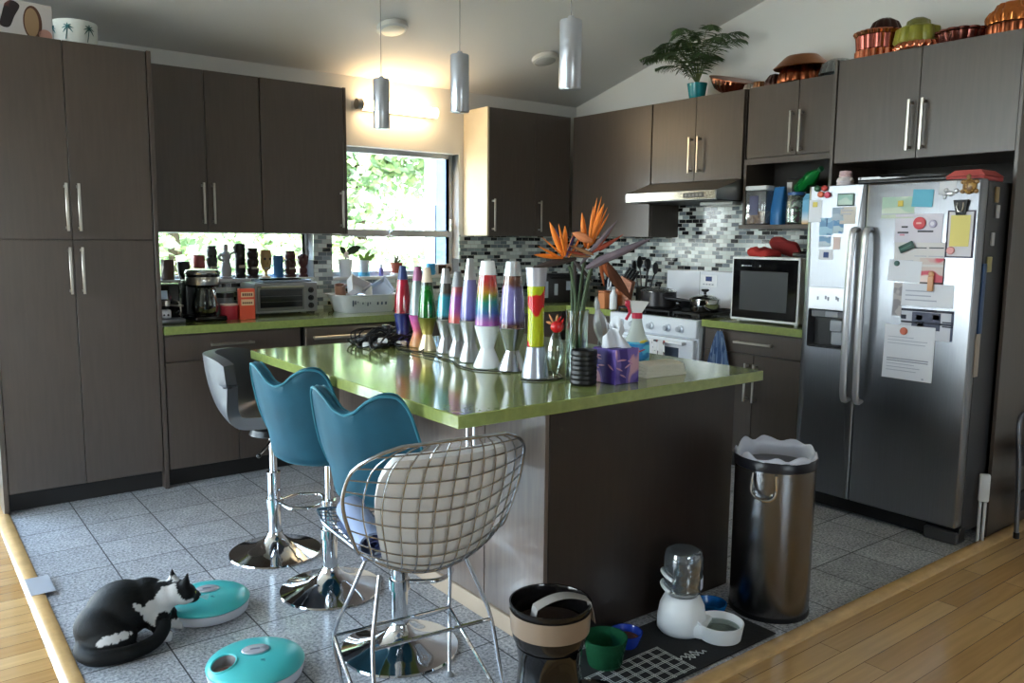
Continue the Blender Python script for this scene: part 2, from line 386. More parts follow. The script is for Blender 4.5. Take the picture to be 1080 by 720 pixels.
# left wall with two big windows, wall behind (out of the frame)
wl = MB(); LW = [(-3.3,-.3)]; top = CZ-CS*YR+.1
def lw(y0,y1,z0,z1): wl.box((XL-.15,y0,z0),(XL,y1,z1),0)
lw(YR,LW[0][0],-.06,top); lw(LW[0][1],0.15,-.06,top)
for y0,y1 in LW: lw(y0,y1,-.06,.08); lw(y0,y1,2.9,top)
struct(wl.build('wall_left', WALLW), 'white wall on the left')
wn = MB(); RW = (-7.2,-1.2)
RW = (-5.8,-4.0,1.0,2.3)
wn.box((XL,YR-.15,-.06),(RW[0],YR,top),0); wn.box((RW[1],YR-.15,-.06),(.15,YR,top),0); wn.box((RW[0],YR-.15,-.06),(RW[1],YR,RW[2]),0); wn.box((RW[0],YR-.15,RW[3]),(RW[1],YR,top),0)
struct(wn.build('wall_behind', mat('toned_down_wall',(150,147,146),rough=.8)), 'unseen wall behind the viewer, toned down to cut bounced light')  # wall colour toned down to cut light bounced from behind
def window(name, box, axis, fw, mull, label, loc_y, glass=True, rails=()):
    a0,a1,z0,z1 = box; m = MB()
    def bar(u0,u1,v0,v1,d=.025):
        if axis == 'x': m.box((u0,loc_y-d,v0),(u1,loc_y+d,v1),.003)
        else: m.box((loc_y-d,u0,v0),(loc_y+d,u1,v1),.003)
    bar(a0,a0+fw,z0,z1); bar(a1-fw,a1,z0,z1); bar(a0+fw,a1-fw,z0,z0+fw); bar(a0+fw,a1-fw,z1-fw,z1)
    for x in mull: bar(x-fw*.5,x+fw*.5,z0+fw,z1-fw,.022)
    for x in rails: bar(a0+fw,a1-fw,x-.026,x+.026,.03)
    o = struct(m.build(name, ALU), label)
    if glass:
        g = MB()
        if axis == 'x': g.box((a0+fw*.8,loc_y-.003,z0+fw*.8),(a1-fw*.8,loc_y+.003,z1-fw*.8),0)
        else: g.box((loc_y-.003,a0+fw*.8,z0+fw*.8),(loc_y+.003,a1-fw*.8,z1-fw*.8),0)
        g.build('window_pane', PANE, o)
    return o
window('window_1', W1, 'x', .022, (), 'long low window behind the row of figurines', .115)
w2 = window('window_2', W2, 'x', .035, (), 'taller grey metal window over the sink', .11, rails=(1.446,))
q = MB(); q.box((-1.80,.05,1.415),(-1.74,.08,1.43),.004); q.tube([(-1.772,.066,1.43),(-1.772,.05,1.452),(-1.755,.045,1.462)],.006); q.build('window_latch', NICKEL, w2)
q = MB(); q.box((-1.235,.055,1.46),(-1.222,.075,1.56),.004); q.tube([(-1.228,.06,1.55),(-1.25,.035,1.52),(-1.238,.03,1.47)],.006); q.build('window_crank', NICKEL, w2)
window('window_3', W0, 'x', .06, ((W0[0]+W0[1])/2,), 'glazed garden door left of the pantry, outside the picture', .1)
window('window_5', RW, 'x', .06, (-4.9,), 'window added for light in the wall behind the viewer, outside the picture', YR-.08)  # unseen window added to brighten surfaces that face the viewer
for i,(y0,y1) in enumerate(LW): window('window_%d'%(4+i), (y0,y1,.08,2.9), 'y', .06, (y0+(y1-y0)/3,y0+2*(y1-y0)/3), 'tall window in the left wall', XL-.08)
sl = MB(); sl.box((W2[0],-.012,W2[2]-.018),(W2[1],.085,W2[2]+.002),.004); struct(sl.build('trim_3', WHITE), 'white sill of the sink window')
sl = MB(); sl.box((W1[0],-.012,W1[2]-.018),(W1[1],.09,W1[2]+.002),.004); struct(sl.build('trim_4', WHITE), 'white sill under the figurines')
# mosaic backsplash
t = MB(); y0 = -.008
t.box((-3.56,y0,.91),(W1[1],0,W1[2]-.02),0); t.box((W1[1],y0,.91),(W2[0],0,1.44),0); t.box((W2[0],y0,.91),(W2[1],0,W2[2]-.02),0); t.box((W2[1],y0,.91),(0,0,1.44),0)
struct(t.build('trim_5', MOSX), 'grey glass mosaic backsplash on the back wall')
t = MB(); t.box((-.008,-1.175,.91),(0,-.008,1.44),0); t.box((-.008,-1.985,.91),(0,-1.175,1.815),0); t.box((-.008,-2.81,.91),(0,-1.985,1.51),0)
struct(t.build('trim_6', MOSY), 'grey glass mosaic backsplash behind the stove')
# ------------------------------------------------------------------ cabinets
def bar_handle(parent, kind, a, b, L, name='handle', s=.0135, off=.032, m=NICKEL):
    """kind v: x=a, centre z=b; kind h: centre x=a, z=b (front plane y=0, sticks out to -y)"""
    h = MB()
    if kind == 'v':
        h.box((a-s/2,-off-s*.6,b-L/2),(a+s/2,-off,b+L/2),.0015)
        for z in (b-L/2+.016,b+L/2-.016): h.box((a-s/2,-off,z-s/2),(a+s/2,0,z+s/2),.001)
    else:
        h.box((a-L/2,-off-s*.6,b-s/2),(a+L/2,-off,b+s/2),.0015)
        for x in (a-L/2+.016,a+L/2-.016): h.box((x-s/2,-off,b-s/2),(x+s/2,0,b+s/2),.001)
    return h.build(name, m, parent)
def cabinet(name, label, loc, rot, w, h, d, fronts, cat='cabinet', body=None, toe=0., group=None):
    """local x along the front, y into the wall, z up; fronts: (part name, x0, x1, z0, z1, handle)"""
    r = thing(name, label, cat, loc, rot, group)
    if body is None: body = (0,w,toe,h)
    m = MB(); m.box((body[0],.021,body[2]),(body[1],d,body[3]),.001); m.build('carcass', WOOD, r)
    if toe: k = MB(); k.box((body[0],.062,0),(body[1],d,toe),0); k.build('toe_kick', KICK, r)
    for (pn,x0,x1,z0,z1,hd) in fronts:
        p = MB(); p.box((x0+.0015,0,z0+.0015),(x1-.0015,.02,z1-.0015),.0012); dr = p.build(pn, WOOD, r)
        if hd: bar_handle(dr, *hd)
    return r
RR = -PI/2
# pantry
pl = -4.36; P0 = cabinet('pantry_cabinet', 'tall dark wood pantry cabinet with four doors at the left', (pl,-.62,0), 0, .80, 2.373, .615,
  [('door',.027,.382,1.388,2.373,('v',.360,1.551,.24)),('door',.382,.772,1.388,2.373,('v',.417,1.551,.24)),
   ('door',.027,.382,.105,1.386,('v',.361,1.23,.24)),('door',.382,.772,.105,1.386,('v',.418,1.23,.24))], body=(.02,.775,.1,2.372), toe=.1)
for x0 in (.004,.776):
    p = MB(); p.box((x0,-.004,0),(x0+.022,.615,2.376),.001); p.build('end_panel', WOOD, P0)
# back wall uppers
UZ, UH, UD = 1.4345, .941, .3177
cabinet('wall_cabinet', 'dark two-door wall cabinet beside the pantry above the coffee maker', (-3.556,-UD,UZ), 0, .688, UH, UD-.003,
  [('door',0,.356,0,UH,('v',.327,.170,.24)),('door',.356,.686,0,UH,('v',.386,.170,.24))])
c = cabinet('wall_cabinet', 'dark single-door wall cabinet just left of the sink window', (-2.867,-UD,UZ), 0, .572, UH, UD-.003,
  [('door',0,.552,0,UH,('v',.527,.16,.24))], body=(0,.553,0,UH))
p = MB(); p.box((.554,-.002,0),(.574,UD-.003,UH+.002),.001); p.build('end_panel', WOOD, c)
c = cabinet('wall_cabinet', 'dark two-door wall cabinet with pale side right of the sink window', (-1.155,-UD,UZ), 0, .82, UH, UD-.003,
  [('door',.018,.46,0,UH,('v',.049,.155,.24)),('door',.46,.815,0,UH,('v',.497,.155,.24))], body=(.018,.82,0,UH))
p = MB(); p.box((0,.0,0),(.0175,UD-.003,UH+.002),.001); tag(p.build('end_panel', GLARE, c), 'end panel with painted pale glare')
# right wall uppers
cabinet('wall_cabinet', 'brown corner wall cabinet left of the range hood with one wide door', (-UD,-.322,UZ), RR, .85, UH, UD-.003,
  [('door',.002,.848,0,UH,None)])
cabinet('wall_cabinet', 'tan-brown two-door wall cabinet directly above the range hood', (-UD,-1.176,1.812), RR, .794, .5635, UD-.003,
  [('door',.002,.398,0,.5635,('v',.371,.177,.24)),('door',.398,.790,0,.5635,('v',.445,.177,.24))])
MC = cabinet('wall_cabinet', 'brown two-door wall cabinet above the open shelf and microwave', (-UD,-1.985,1.49), RR, .775, .8855, UD-.003,
  [('door',.012,.375,.444,.8855,('v',.344,.582,.245)),('door',.375,.77,.444,.8855,('v',.409,.582,.245))], body=(.001,.774,.435,.885))
p = MB()
p.box((.0,.0,0),(.018,UD-.003,.44),.001); p.box((.757,.0,0),(.775,UD-.003,.44),.001); p.box((.018,.0,.405),(.757,.02,.44),.001)
p.build('shelf_side', WOOD, MC)
p = MB(); p.box((-.025,-.004,.0),(.757,UD-.003,.026),.002); p.build('shelf_board', WOOD, MC)
p = MB(); p.box((.018,UD-.02,.026),(.757,UD-.004,.435),0); p.build('shelf_back', WOODIN, MC)
FC = cabinet('refrigerator_cabinet', 'brown tall cabinet surround with two doors over the refrigerator', (-.605,-2.765,0), RR, .945, 2.3756, .60,
  [('door',.022,.469,1.833,2.3756,('v',.436,1.995,.25)),('door',.469,.928,1.833,2.3756,('v',.503,1.995,.25))], body=(.02,.927,1.833,2.375))
for x0,x1 in ((0,.018),(.929,.945)):
    p = MB(); p.box((x0,-.004,0),(x1,.6,2.378),.001); p.build('side_panel', WOOD, FC)
p = MB(); p.box((.018,.575,.0),(.929,.598,1.832),0); p.build('shade_panel', WOODIN, FC)  # dark sheet added so the gap over the refrigerator reads as shade
# base cabinets
cabinet('base_cabinet', 'dark base cabinet with drawer under the coffee maker', (-3.558,-.62,0), 0, .795, .868, .60,
  [('drawer',.002,.792,.715,.862,('h',.37,.80,.25)),('door',.002,.397,.105,.712,('v',.365,.56,.2)),('door',.397,.792,.105,.712,('v',.43,.56,.2))], toe=.1)
cabinet('sink_cabinet', 'dark base cabinet under the sink window behind the island', (-2.135,-.62,0), 0, 1.49, .868, .60,
  [('door',.002,.5,.105,.862,('v',.46,.7,.2)),('door',.5,1.0,.105,.862,('v',.54,.7,.2)),('door',1.0,1.46,.105,.862,('v',1.04,.7,.2))], toe=.1)
cabinet('corner_cabinet', 'brown base cabinet in the corner left of the stove', (-.62,-.645,0), RR, .485, .868, .60,
  [('door',.03,.482,.105,.862,None)], toe=.1)
cabinet('base_cabinet', 'brown base cabinet with drawer between stove and refrigerator', (-.62,-1.952,0), RR, .81, .868, .60,
  [('drawer',.014,.806,.733,.862,('h',.395,.80,.27)),('door',.014,.39,.105,.728,('v',.354,.56,.235)),('door',.39,.806,.105,.728,('v',.415,.56,.235))], toe=.1)
# dishwasher
dw = thing('dishwasher', 'grey steel dishwasher under the dish rack', 'dishwasher', (-2.752,-.635,0))
p = MB(); p.box((0,.03,.1),(.605,.6,.866),.002); p.build('tub', BLACK, dw)
p = MB(); p.box((.012,0,.105),(.603,.03,.862),.004); d = p.build('door', mat('brown_steel', (128,118,108), rough=.3, metal=.8), dw)
h = MB(); h.tube([(.05,-.045,.80),(.555,-.045,.80)],.011,10); h.box((.06,-.045,.794),(.08,0,.806),.001); h.box((.53,-.045,.794),(.55,0,.806),.001); h.build('handle', NICKEL, d)
p = MB(); p.box((.01,.06,0),(.6,.5,.1),0); p.build('toe_kick', KICK, dw)
# worktops
p = MB(); p.prism([(-3.557,-.64),(-.64,-.64),(-.64,-1.132),(-.009,-1.132),(-.009,-.009),(-3.557,-.009)],.87,.915)
tag(p.build('worktop', GREEN, smooth=0), 'long green quartz worktop along the window wall', 'worktop')
p = MB(); p.box((-.64,-2.763,.87),(-.009,-1.950,.915),.002); tag(p.build('worktop', GREEN), 'short green quartz worktop under the microwave', 'worktop')
p = MB(); p.box((-3.486,-3.433,.872),(-2.062,-1.77,.912),.0025); tag(p.build('island_worktop', GREEN), 'big green quartz island top carrying the lava lamps', 'worktop')
# island
isl = thing('kitchen_island', 'dark wood kitchen island base under the green top', 'island', (-3.034,-3.302,0))
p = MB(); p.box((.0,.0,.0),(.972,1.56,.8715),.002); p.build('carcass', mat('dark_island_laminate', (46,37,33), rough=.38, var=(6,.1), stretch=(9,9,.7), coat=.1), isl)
SIDE = mat('island_side_lit', (108,94,86), rough=.3, var=(6,.15), stretch=(9,9,.7), coat=.2)  # island laminate made paler for the window light falling on this side
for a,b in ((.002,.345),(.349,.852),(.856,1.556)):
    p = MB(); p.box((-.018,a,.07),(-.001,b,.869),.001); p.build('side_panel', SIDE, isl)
p = MB(); p.box((-.026,.0,0),(-.001,1.556,.068),.003); p.build('plinth', mat('pale_plinth', (176,156,136), rough=.5), isl)
p = MB()
for y in (-.098,-.062): p.tube([(-.375,y,.8715),(-.375,y,.62)],.004,8)
p.tube([(-.375,-.098,.622),(-.375,-.092,.612),(-.375,-.068,.612),(-.375,-.062,.622)],.004,8); p.box((-.39,-.12,.866),(-.36,-.04,.8715),.001)
p.build('support_bracket', CHROME, isl)

# ------------------------------------------------------------------ stove, hood, microwave, refrigerator
st = thing('gas_stove', 'white gas stove with four knobs in the right wall run', 'stove', (-.66,-1.138,0), RR)
p = MB(); p.box((0,.03,.08),(.79,.65,.905),.003); p.build('body', ENAMEL, st)
p = MB(); p.box((.02,.06,0),(.77,.6,.08),0); p.build('kick', BLACK, st)
p = MB(); p.box((.0,.0,.785),(.79,.03,.905),.006); cp = p.build('control_panel', ENAMEL, st)
for x in (.12,.235,.40,.55,.66):
    k = MB(); ax = Matrix.Rotation(PI/2,3,'X'); k.lathe([(.0,0),(.026,0),(.024,.012),(.019,.014),(.018,.034),(.015,.037),(0,.037)],(x,0,.838),20,axis=ax); k.box((x-.003,-.039,.822),(x+.003,-.03,.856),.001); k.build('knob', mat('knob_silver',(190,196,206),rough=.3,metal=.4), cp)
p = MB(); p.box((.012,-.012,.27),(.778,.03,.775),.006); od = p.build('oven_door', ENAMEL, st)
p = MB(); p.box((.14,-.0155,.40),(.66,-.0125,.715),.001); p.build('oven_window', mat('oven_glass',(70,80,96),rough=.08), od)
p = MB(); p.tube([(.06,-.055,.75),(.73,-.055,.75)],.012,12); p.box((.07,-.055,.74),(.09,-.01,.76),.001); p.box((.70,-.055,.74),(.72,-.01,.76),.001); p.build('handle', ENAMEL, od)
p = MB(); p.box((.012,-.008,.09),(.778,.03,.262),.006); p.build('drawer', ENAMEL, st)
p = MB(); p.box((.015,.035,.905),(.775,.585,.912),.002); p.build('cooktop', mat('black_cooktop',(22,22,24),rough=.25), st)
GR = mat('cast_iron',(24,24,26),rough=.6)
for x0 in (.03,.285,.54):
    g = MB(); x1 = x0+.225
    for y in (.06,.31,.56): g.box((x0,y-.006,.93),(x1,y+.006,.944),.002)
    for x in (x0+.006,(x0+x1)/2,x1-.006): g.box((x-.006,.06,.93),(x+.006,.56,.944),.002)
    for x in (x0+.006,x1-.006):
        for y in (.06,.56): g.box((x-.006,y-.006,.911),(x+.006,y+.006,.932),.001)
    g.build('grate', GR, st)
for x in (.14,.65):
    for y in (.18,.44):
        b = MB(); b.lathe([(0,.912),(.045,.912),(.042,.922),(.03,.924),(.03,.928),(0,.929)],(x,y,0),18); b.build('burner', GR, st)
p = MB(); p.box((.0,.585,.905),(.79,.648,1.195),.006); bg = p.build('backguard', ENAMEL, st)
p = MB(); p.box((.325,.582,1.085),(.475,.586,1.17),.001); pd = p.build('control_display', mat('pale_panel',(236,238,242),rough=.3), bg)
p = MB(); p.box((.375,.580,1.125),(.43,.5825,1.158),.0005); p.build('display_screen', mat('blue_lcd',(56,70,120),rough=.2), pd)
p = MB(); 
for i in range(4): p.box((.352+i*.026,.5805,1.098),(.368+i*.026,.5825,1.106),.0004)
p.build('button', mat('button_grey',(150,156,170),rough=.5), pd)
p = MB(); p.box((.318,.5835,.93),(.321,.5855,1.19),0); p.build('panel_seam', mat('seam_grey',(120,124,132),rough=.6), bg)
# hood
hd = thing('range_hood', 'stainless steel slanted range hood above the stove', 'hood', (-.565,-1.172,1.675), RR)
p = MB(); W = .796
sec = [(0,0),(0,.058),(.245,.136),(.556,.136),(.556,.0)]
n = len(sec); p.add([(0,y,z) for y,z in sec]+[(W,y,z) for y,z in sec],[tuple(range(n)),tuple(range(2*n-1,n-1,-1))]+[(i,n+i,n+(i+1)%n,(i+1)%n) for i in range(n)])
p.build('canopy', mat('hood_steel',(170,168,164),rough=.3,metal=1), hd, smooth=0)
p = MB(); p.box((.01,-.003,.003),(W-.01,.0,.055),.002); fb = p.build('front_band', mat('polished_steel_band',(226,216,196),rough=.22,metal=1), hd)
p = MB(); p.box((.53,-.006,.013),(.70,-.002,.045),.001); bp_ = p.build('button_panel', mat('grey_panel',(92,88,84),rough=.3), fb)
p = MB()
for i in range(5): p.box((.545+i*.03,-.008,.022),(.562+i*.03,-.0055,.036),.001)
p.build('button', mat('steel_button',(140,136,130),rough=.3,metal=.8), bp_)
p = MB(); p.box((.02,.03,-.006),(W-.02,.53,.0),0); p.build('filter', mat('grease_filter',(40,40,40),rough=.4,metal=.6), hd)
p = MB(); p.box((W-.30,.20,-.03),(W-.03,.30,-.006),.006); p.build('lamp_cover', mat('frosted_cover',(196,198,196),rough=.3), hd)
# microwave
mw = thing('microwave_oven', 'white framed microwave with black door on the green worktop', 'microwave', (-.54,-2.095,.915), RR)
p = MB(); p.box((0,.02,.012),(.478,.42,.40),.006); p.build('case', WHITEP, mw)
p = MB(); p.box((-.002,.0,.010),(.480,.022,.402),.005); fr = p.build('front_frame', WHITEP, mw)
p = MB(); p.box((.012,-.005,.026),(.468,.0,.388),.002); dr = p.build('door', GLOSSBLACK, mw)
p = MB(); p.box((.068,-.0065,.075),(.405,-.0045,.315),.002); p.build('door_window', mat('microwave_mesh',(66,68,70),rough=.25), dr)
p = MB(); p.box((.075,-.0062,.343),(.09,-.0047,.352),.0005)
for i,wd in enumerate((.008,.006,.009,.007,.008)): p.box((.096+i*.011,-.0062,.345),(.096+i*.011+wd,-.0047,.350),.0003)
p.box((.205,-.0062,.343),(.212,-.0047,.352),.0005); p.build('marking', mat('pale_marking',(190,190,196),rough=.5), dr)
for x in (.03,.44):
    for y in (.05,.38):
        p = MB(); p.cyl((x,y,0),.012,.013,12); p.build('foot', WHITEP, mw)
# refrigerator
fg = thing('refrigerator', 'stainless steel side-by-side refrigerator covered in papers and magnets', 'refrigerator', (-.879,-2.8214,0), RR)
FD = mat('refrigerator_side',(62,62,66),rough=.45)
FSTEEL = mat('refrigerator_steel', (146,148,154), rough=.32, metal=1, var=(5,.05), stretch=(50,50,.8), rvar=.03)
p = MB(); p.box((.004,.075,.05),(.853,.80,1.69),.004); p.build('case', FD, fg)
p = MB(); p.box((.0,.05,.012),(.857,.11,.082),.003); kp = p.build('kick_plate', BLACK, fg)
p = MB(); p.box((.70,.03,.0),(.855,.12,.06),.006); p.build('foot_cover', mat('grey_foot',(70,70,74),rough=.5), fg)
p = MB(); p.box((.0,.03,.0),(.09,.12,.05),.006); p.build('foot_cover', MATS['grey_foot'], fg)
def door_with_hole(x0,x1,z0,z1,hx0,hx1,hz0,hz1,th,dep,r=.012):
    m = MB()
    def ring(x0,x1,z0,z1,y,r,k=4):
        pts = []
        for cx,cz,a in ((x1-r,z1-r,0),(x0+r,z1-r,90),(x0+r,z0+r,180),(x1-r,z0+r,270)):
            for i in range(k+1):
                t = R(a+90*i/k); pts.append((cx+r*math.cos(t),y,cz+r*math.sin(t)))
        return pts
    A = ring(x0,x1,z0,z1,th,.004); B = ring(x0,x1,z0,z1,.01,.004); C = ring(x0+.01,x1-.01,z0+.004,z1-.004,0,.006)
    D = ring(hx0,hx1,hz0,hz1,0,r); E = ring(hx0+.006,hx1-.006,hz0+.006,hz1-.006,dep,r)
    n = len(A); vs = A+B+C+D+E; fs = [tuple(range(n))]
    for a in range(4):
        for i in range(n): fs.append((a*n+i,a*n+(i+1)%n,(a+1)*n+(i+1)%n,(a+1)*n+i))
    fs.append(tuple(4*n+i for i in range(n)))
    m.add(vs,fs); return m
ld = door_with_hole(.0,.319,.0876,1.698,.036,.256,.862,1.062,.07,.055).build('freezer_door', FSTEEL, fg, smooth=50)
p = MB(); p.box((.324,.0,.0876),(.857,.07,1.698),.01,3); rd = p.build('refrigerator_door', FSTEEL, fg, smooth=50)
p = MB(); p.box((.036,-.004,1.062),(.256,.001,1.178),.003); dp = p.build('dispenser_panel', mat('pale_steel_panel',(214,216,222),rough=.35,metal=.5), ld)
p = MB()
for i,x in enumerate((.085,.13,.145,.19,.2)): p.box((x,-.0052,1.11+.006*(i%2)),(x+.01,-.0035,1.128+.006*(i%2)),.0005)
p.build('button', mat('grey_mark',(130,134,146),rough=.5), dp)
p = MB(); p.box((.043,.0535,.87),(.249,.0545,1.055),0); p.box((.043,.004,.868),(.249,.054,.872),0); p.build('dispenser_recess', BLACK, ld)
p = MB(); p.box((.05,.006,1.02),(.245,.05,1.058),.004); p.build('dispenser_nozzle', mat('grey_nozzle',(96,98,104),rough=.4), ld)
p = MB(); p.box((.13,.004,1.022),(.205,.03,1.056),.004); p.box((.155,.012,.95),(.225,.03,1.01),.01,2); p.box((.16,.02,.88),(.235,.05,.95),.006); p.build('dispenser_paddle', mat('pale_grey_paddle',(150,154,162),rough=.35), ld)
for par,x,nm in ((ld,.288,'handle'),(rd,.357,'handle')):
    h = MB(); pts = [(x,.0,1.47),(x,-.035,1.475),(x,-.05,1.44)]+[(x,-.05-.012*math.sin(PI*t/12),1.44-(1.44-.65)*t/12) for t in range(1,12)]+[(x,-.05,.65),(x,-.035,.61),(x,.0,.615)]
    pts = spline(pts,3); h.xf = Matrix.Translation((x,0,0))@Matrix.Diagonal((1.5,1,1,1))@Matrix.Translation((-x,0,0)); h.tube(pts,.0115,12); h.build(nm, mat('handle_silver',(196,196,202),rough=.34,metal=.7), par)
p = MB(); p.box((.05,.10,1.69),(.80,.16,1.704),.003); p.build('hinge_cover', BLACK, fg)
# ------------------------------------------------------------------ papers and magnets on the refrigerator front (front face x = -.879)
FX = -.8792
def note(name, label, cat, r, m, lines=(), layer=0, group='papers and magnets on the refrigerator', tilt=0.):
    """r = (y left, z top, y right, z bottom); lines = (u0,v0,u1,v1,material) in 0..1 of the sheet"""
    ya,zt,yb,zb = r; w = ya-yb; h = zt-zb; x = FX-.0006-.0012*layer
    o = MB(); 
    N = 6
    def fn(u,v): return ((u-.5)*w, -.0006-.0016*layer-.003*(2*abs(v-.5))**6*(1 if v<.5 else .3), (v-.5)*h)
    o.slab(fn, 3, N, .0006)
    t = tag(o.build(name, m, loc=(FX,(ya+yb)/2,(zt+zb)/2), rot=(0,tilt,-PI/2) if not tilt else (Matrix.Rotation(-PI/2,3,'Z')@Matrix.Rotation(tilt,3,'Y')).to_euler()), label, cat, group)
    by = {}
    for (u0,v0,u1,v1,mm) in lines: by.setdefault(mm.name, []).append((u0,v0,u1,v1,mm))
    for k,ls in by.items():
        q = MB()
        for (u0,v0,u1,v1,mm) in ls:
            q.box(((u0-.5)*w, -.0016-.0016*layer-.0022, (.5-v1)*h), ((u1-.5)*w, -.0012-.0016*layer, (.5-v0)*h), 0)
        q.build('printed_mark', ls[0][4], t)
    return t
def textlines(n, v0, v1, m, seed=0, u0=.08, u1=.92, th=.25):
    rnd = random.Random(seed); out = []
    dv = (v1-v0)/n
    for i in range(n): out.append((u0, v0+i*dv, u0+(u1-u0)*rnd.uniform(.55,1), v0+i*dv+dv*th, m))
    return out
LINE = mat('faint_print',(176,180,196),rough=.8); DARKP = mat('dark_print',(58,60,72),rough=.8)
BLUEP = two_tone('blue_photo',(96,142,182),(150,190,214),18,rough=.35); YEL = mat('yellow_note',(226,212,132),rough=.8)
note('note','narrow white note with yellow mark at the left edge of the freezer door','note',(-2.831,1.627,-2.904,1.513),PAPER,[(.3,.1,.65,.32,mat('yellow_mark',(214,200,110),rough=.8))])
for nm,lab,y,z,c in (('green','round dark green magnet top left on the freezer door',-2.877,1.684,(52,98,70)),('red','round red magnet top of the cluster on the freezer door',-2.918,1.684,(180,62,58)),
                     ('orange','round orange magnet in the cluster on the freezer door',-2.898,1.654,(222,120,92)),('pink','round pink magnet in the cluster on the freezer door',-2.936,1.650,(214,86,110))):
    p = MB(); p.ball((0,0,0),(.018,.010,.016),14,10); tag(p.build('fruit_magnet', mat('magnet_'+nm,c,rough=.35), loc=(FX-.0095,y,z), rot=-PI/2), lab,'magnet','fruit magnets')
note('photo_magnet','framed pale green picture magnet on the freezer door','magnet',(-2.991,1.655,-3.082,1.591),mat('green_frame',(60,84,78),rough=.4),[(.07,.1,.93,.9,two_tone('green_pic',(150,190,178),(186,206,196),14,rough=.4))],2)
note('note','pale square note under the green picture magnet','note',(-3.010,1.588,-3.093,1.502),mat('beige_paper',(206,198,190),rough=.8),[(.1,.2,.8,.25,LINE),(.1,.4,.7,.45,LINE)],0)
note('postcard','blue picture card, leftmost large one on the freezer door','postcard',(-2.897,1.533,-2.973,1.445),BLUEP,[(.5,.0,.56,.5,mat('blue_dark',(70,104,150),rough=.5))])
note('postcard','small blue-grey picture card above the larger blue cards','postcard',(-2.964,1.585,-3.026,1.521),two_tone('greyblue_photo',(140,158,180),(172,186,200),16,rough=.4))
note('postcard','narrow blue picture card right of the larger blue card','postcard',(-2.975,1.530,-3.030,1.455),two_tone('blue_photo2',(80,130,176),(178,200,210),22,rough=.4))
note('postcard','small blue card below the large blue card','postcard',(-2.898,1.440,-2.966,1.387),two_tone('blue_photo3',(110,150,186),(190,204,214),20,rough=.4))
note('postcard','small white card with dark blue blot lowest on the freezer door','postcard',(-2.902,1.372,-2.981,1.320),PAPER,[(.35,.25,.7,.8,mat('navy_blot',(48,70,120),rough=.6))])
note('note','narrow pinkish note beside the small blue card','note',(-2.979,1.436,-3.019,1.373),mat('pink_paper',(222,200,196),rough=.8))
note('greeting_card','wide pale green card with yellow flower at the door top','card',(-3.227,1.628,-3.385,1.526),two_tone('pale_green_card',(172,198,180),(206,216,200),9,rough=.6),[(.5,.18,.66,.45,mat('yellow_flower',(214,190,90),rough=.7)),(0,.78,1,.82,LINE)])
note('sticky_note','bright blue square sticky note overlapping the green card','note',(-3.375,1.658,-3.471,1.577),mat('sky_blue_note',(104,180,206),rough=.7),(),2,tilt=.05)
note('paper','large white sheet with round red magnet','paper',(-3.299,1.545,-3.522,1.412),mat('lilac_paper',(216,212,224),rough=.8),[(.07,.62,.30,.68,DARKP),(.15,.42,.28,.48,DARKP),(.5,.58,.82,.64,DARKP),(.12,.7,.22,.76,mat('pink_print',(214,150,170),rough=.8))],1)
note('paper','white sheet with ruled lines under the green clip magnet','paper',(-3.303,1.412,-3.540,1.300),mat('warm_paper',(218,214,214),rough=.8),[(.42,.2,.65,.24,DARKP),(.7,.2,.98,.24,DARKP),(.42,.55,.65,.58,LINE),(.7,.55,.98,.58,LINE),(.1,.75,.4,.78,LINE)],0)
note('paper','plain bluish white paper hung by a small green dot magnet','paper',(-3.281,1.327,-3.440,1.225),PAPER,(),2,tilt=.05)
note('photograph','pink flowered photograph in the middle of the right door','photo',(-3.430,1.340,-3.544,1.220),two_tone('pink_photo',(206,190,186),(206,84,100),9,rough=.5,cc=(240,220,216)),[(0,.93,1,1,mat('photo_edge',(70,60,62),rough=.6)),(.97,0,1,1,MATS['photo_edge'])],1)
note('paper','wide white sheet held by the wooden peg magnet','paper',(-3.354,1.220,-3.594,1.112),PAPER,textlines(3,.3,.9,LINE,4),1)
note('photograph','dark grey printed picture sheet above the long letter','photo',(-3.358,1.100,-3.602,.958),mat('grey_print_paper',(206,208,218),rough=.7),
     [(0,.0,1,.08,DARKP),(.0,.42,1,.48,DARKP),(.0,.22,.1,.36,DARKP),(.22,.1,.76,.68,mat('slate_print',(92,96,116),rough=.7)),(.3,.2,.42,.36,mat('pale_dot',(150,156,176),rough=.7)),(.62,.16,.74,.32,MATS['pale_dot']),(.33,.46,.45,.6,PAPER),(.8,.36,1,.40,DARKP),(.8,.5,1,.54,DARKP),(.96,0,1,1,mat('blue_edge',(86,92,116),rough=.7))],0)
note('note','narrow grey strip of pictures left of the wide sheet','note',(-3.312,1.219,-3.356,1.060),two_tone('strip_pic',(190,184,184),(150,146,150),20,rough=.7))
note('letter','long white printed letter lowest on the right door','letter',(-3.283,1.018,-3.526,.757),PAPER,textlines(3,.22,.4,LINE,1,th=.16)+textlines(2,.62,.7,mat('mid_print',(140,142,158),rough=.8),2,th=.35)+textlines(3,.72,.9,LINE,3,th=.16)+[(.8,.94,.84,.97,LINE)],2)
note('notepad','white page with dark border under the black clip','notepad',(-3.541,1.558,-3.664,1.345),mat('grey_border',(74,68,84),rough=.8),[(.07,.03,.93,.97,mat('pale_page',(216,212,220),rough=.8))],0)
note('sticky_note','long yellow note under the black clip','note',(-3.559,1.536,-3.644,1.396),YEL,(),3)
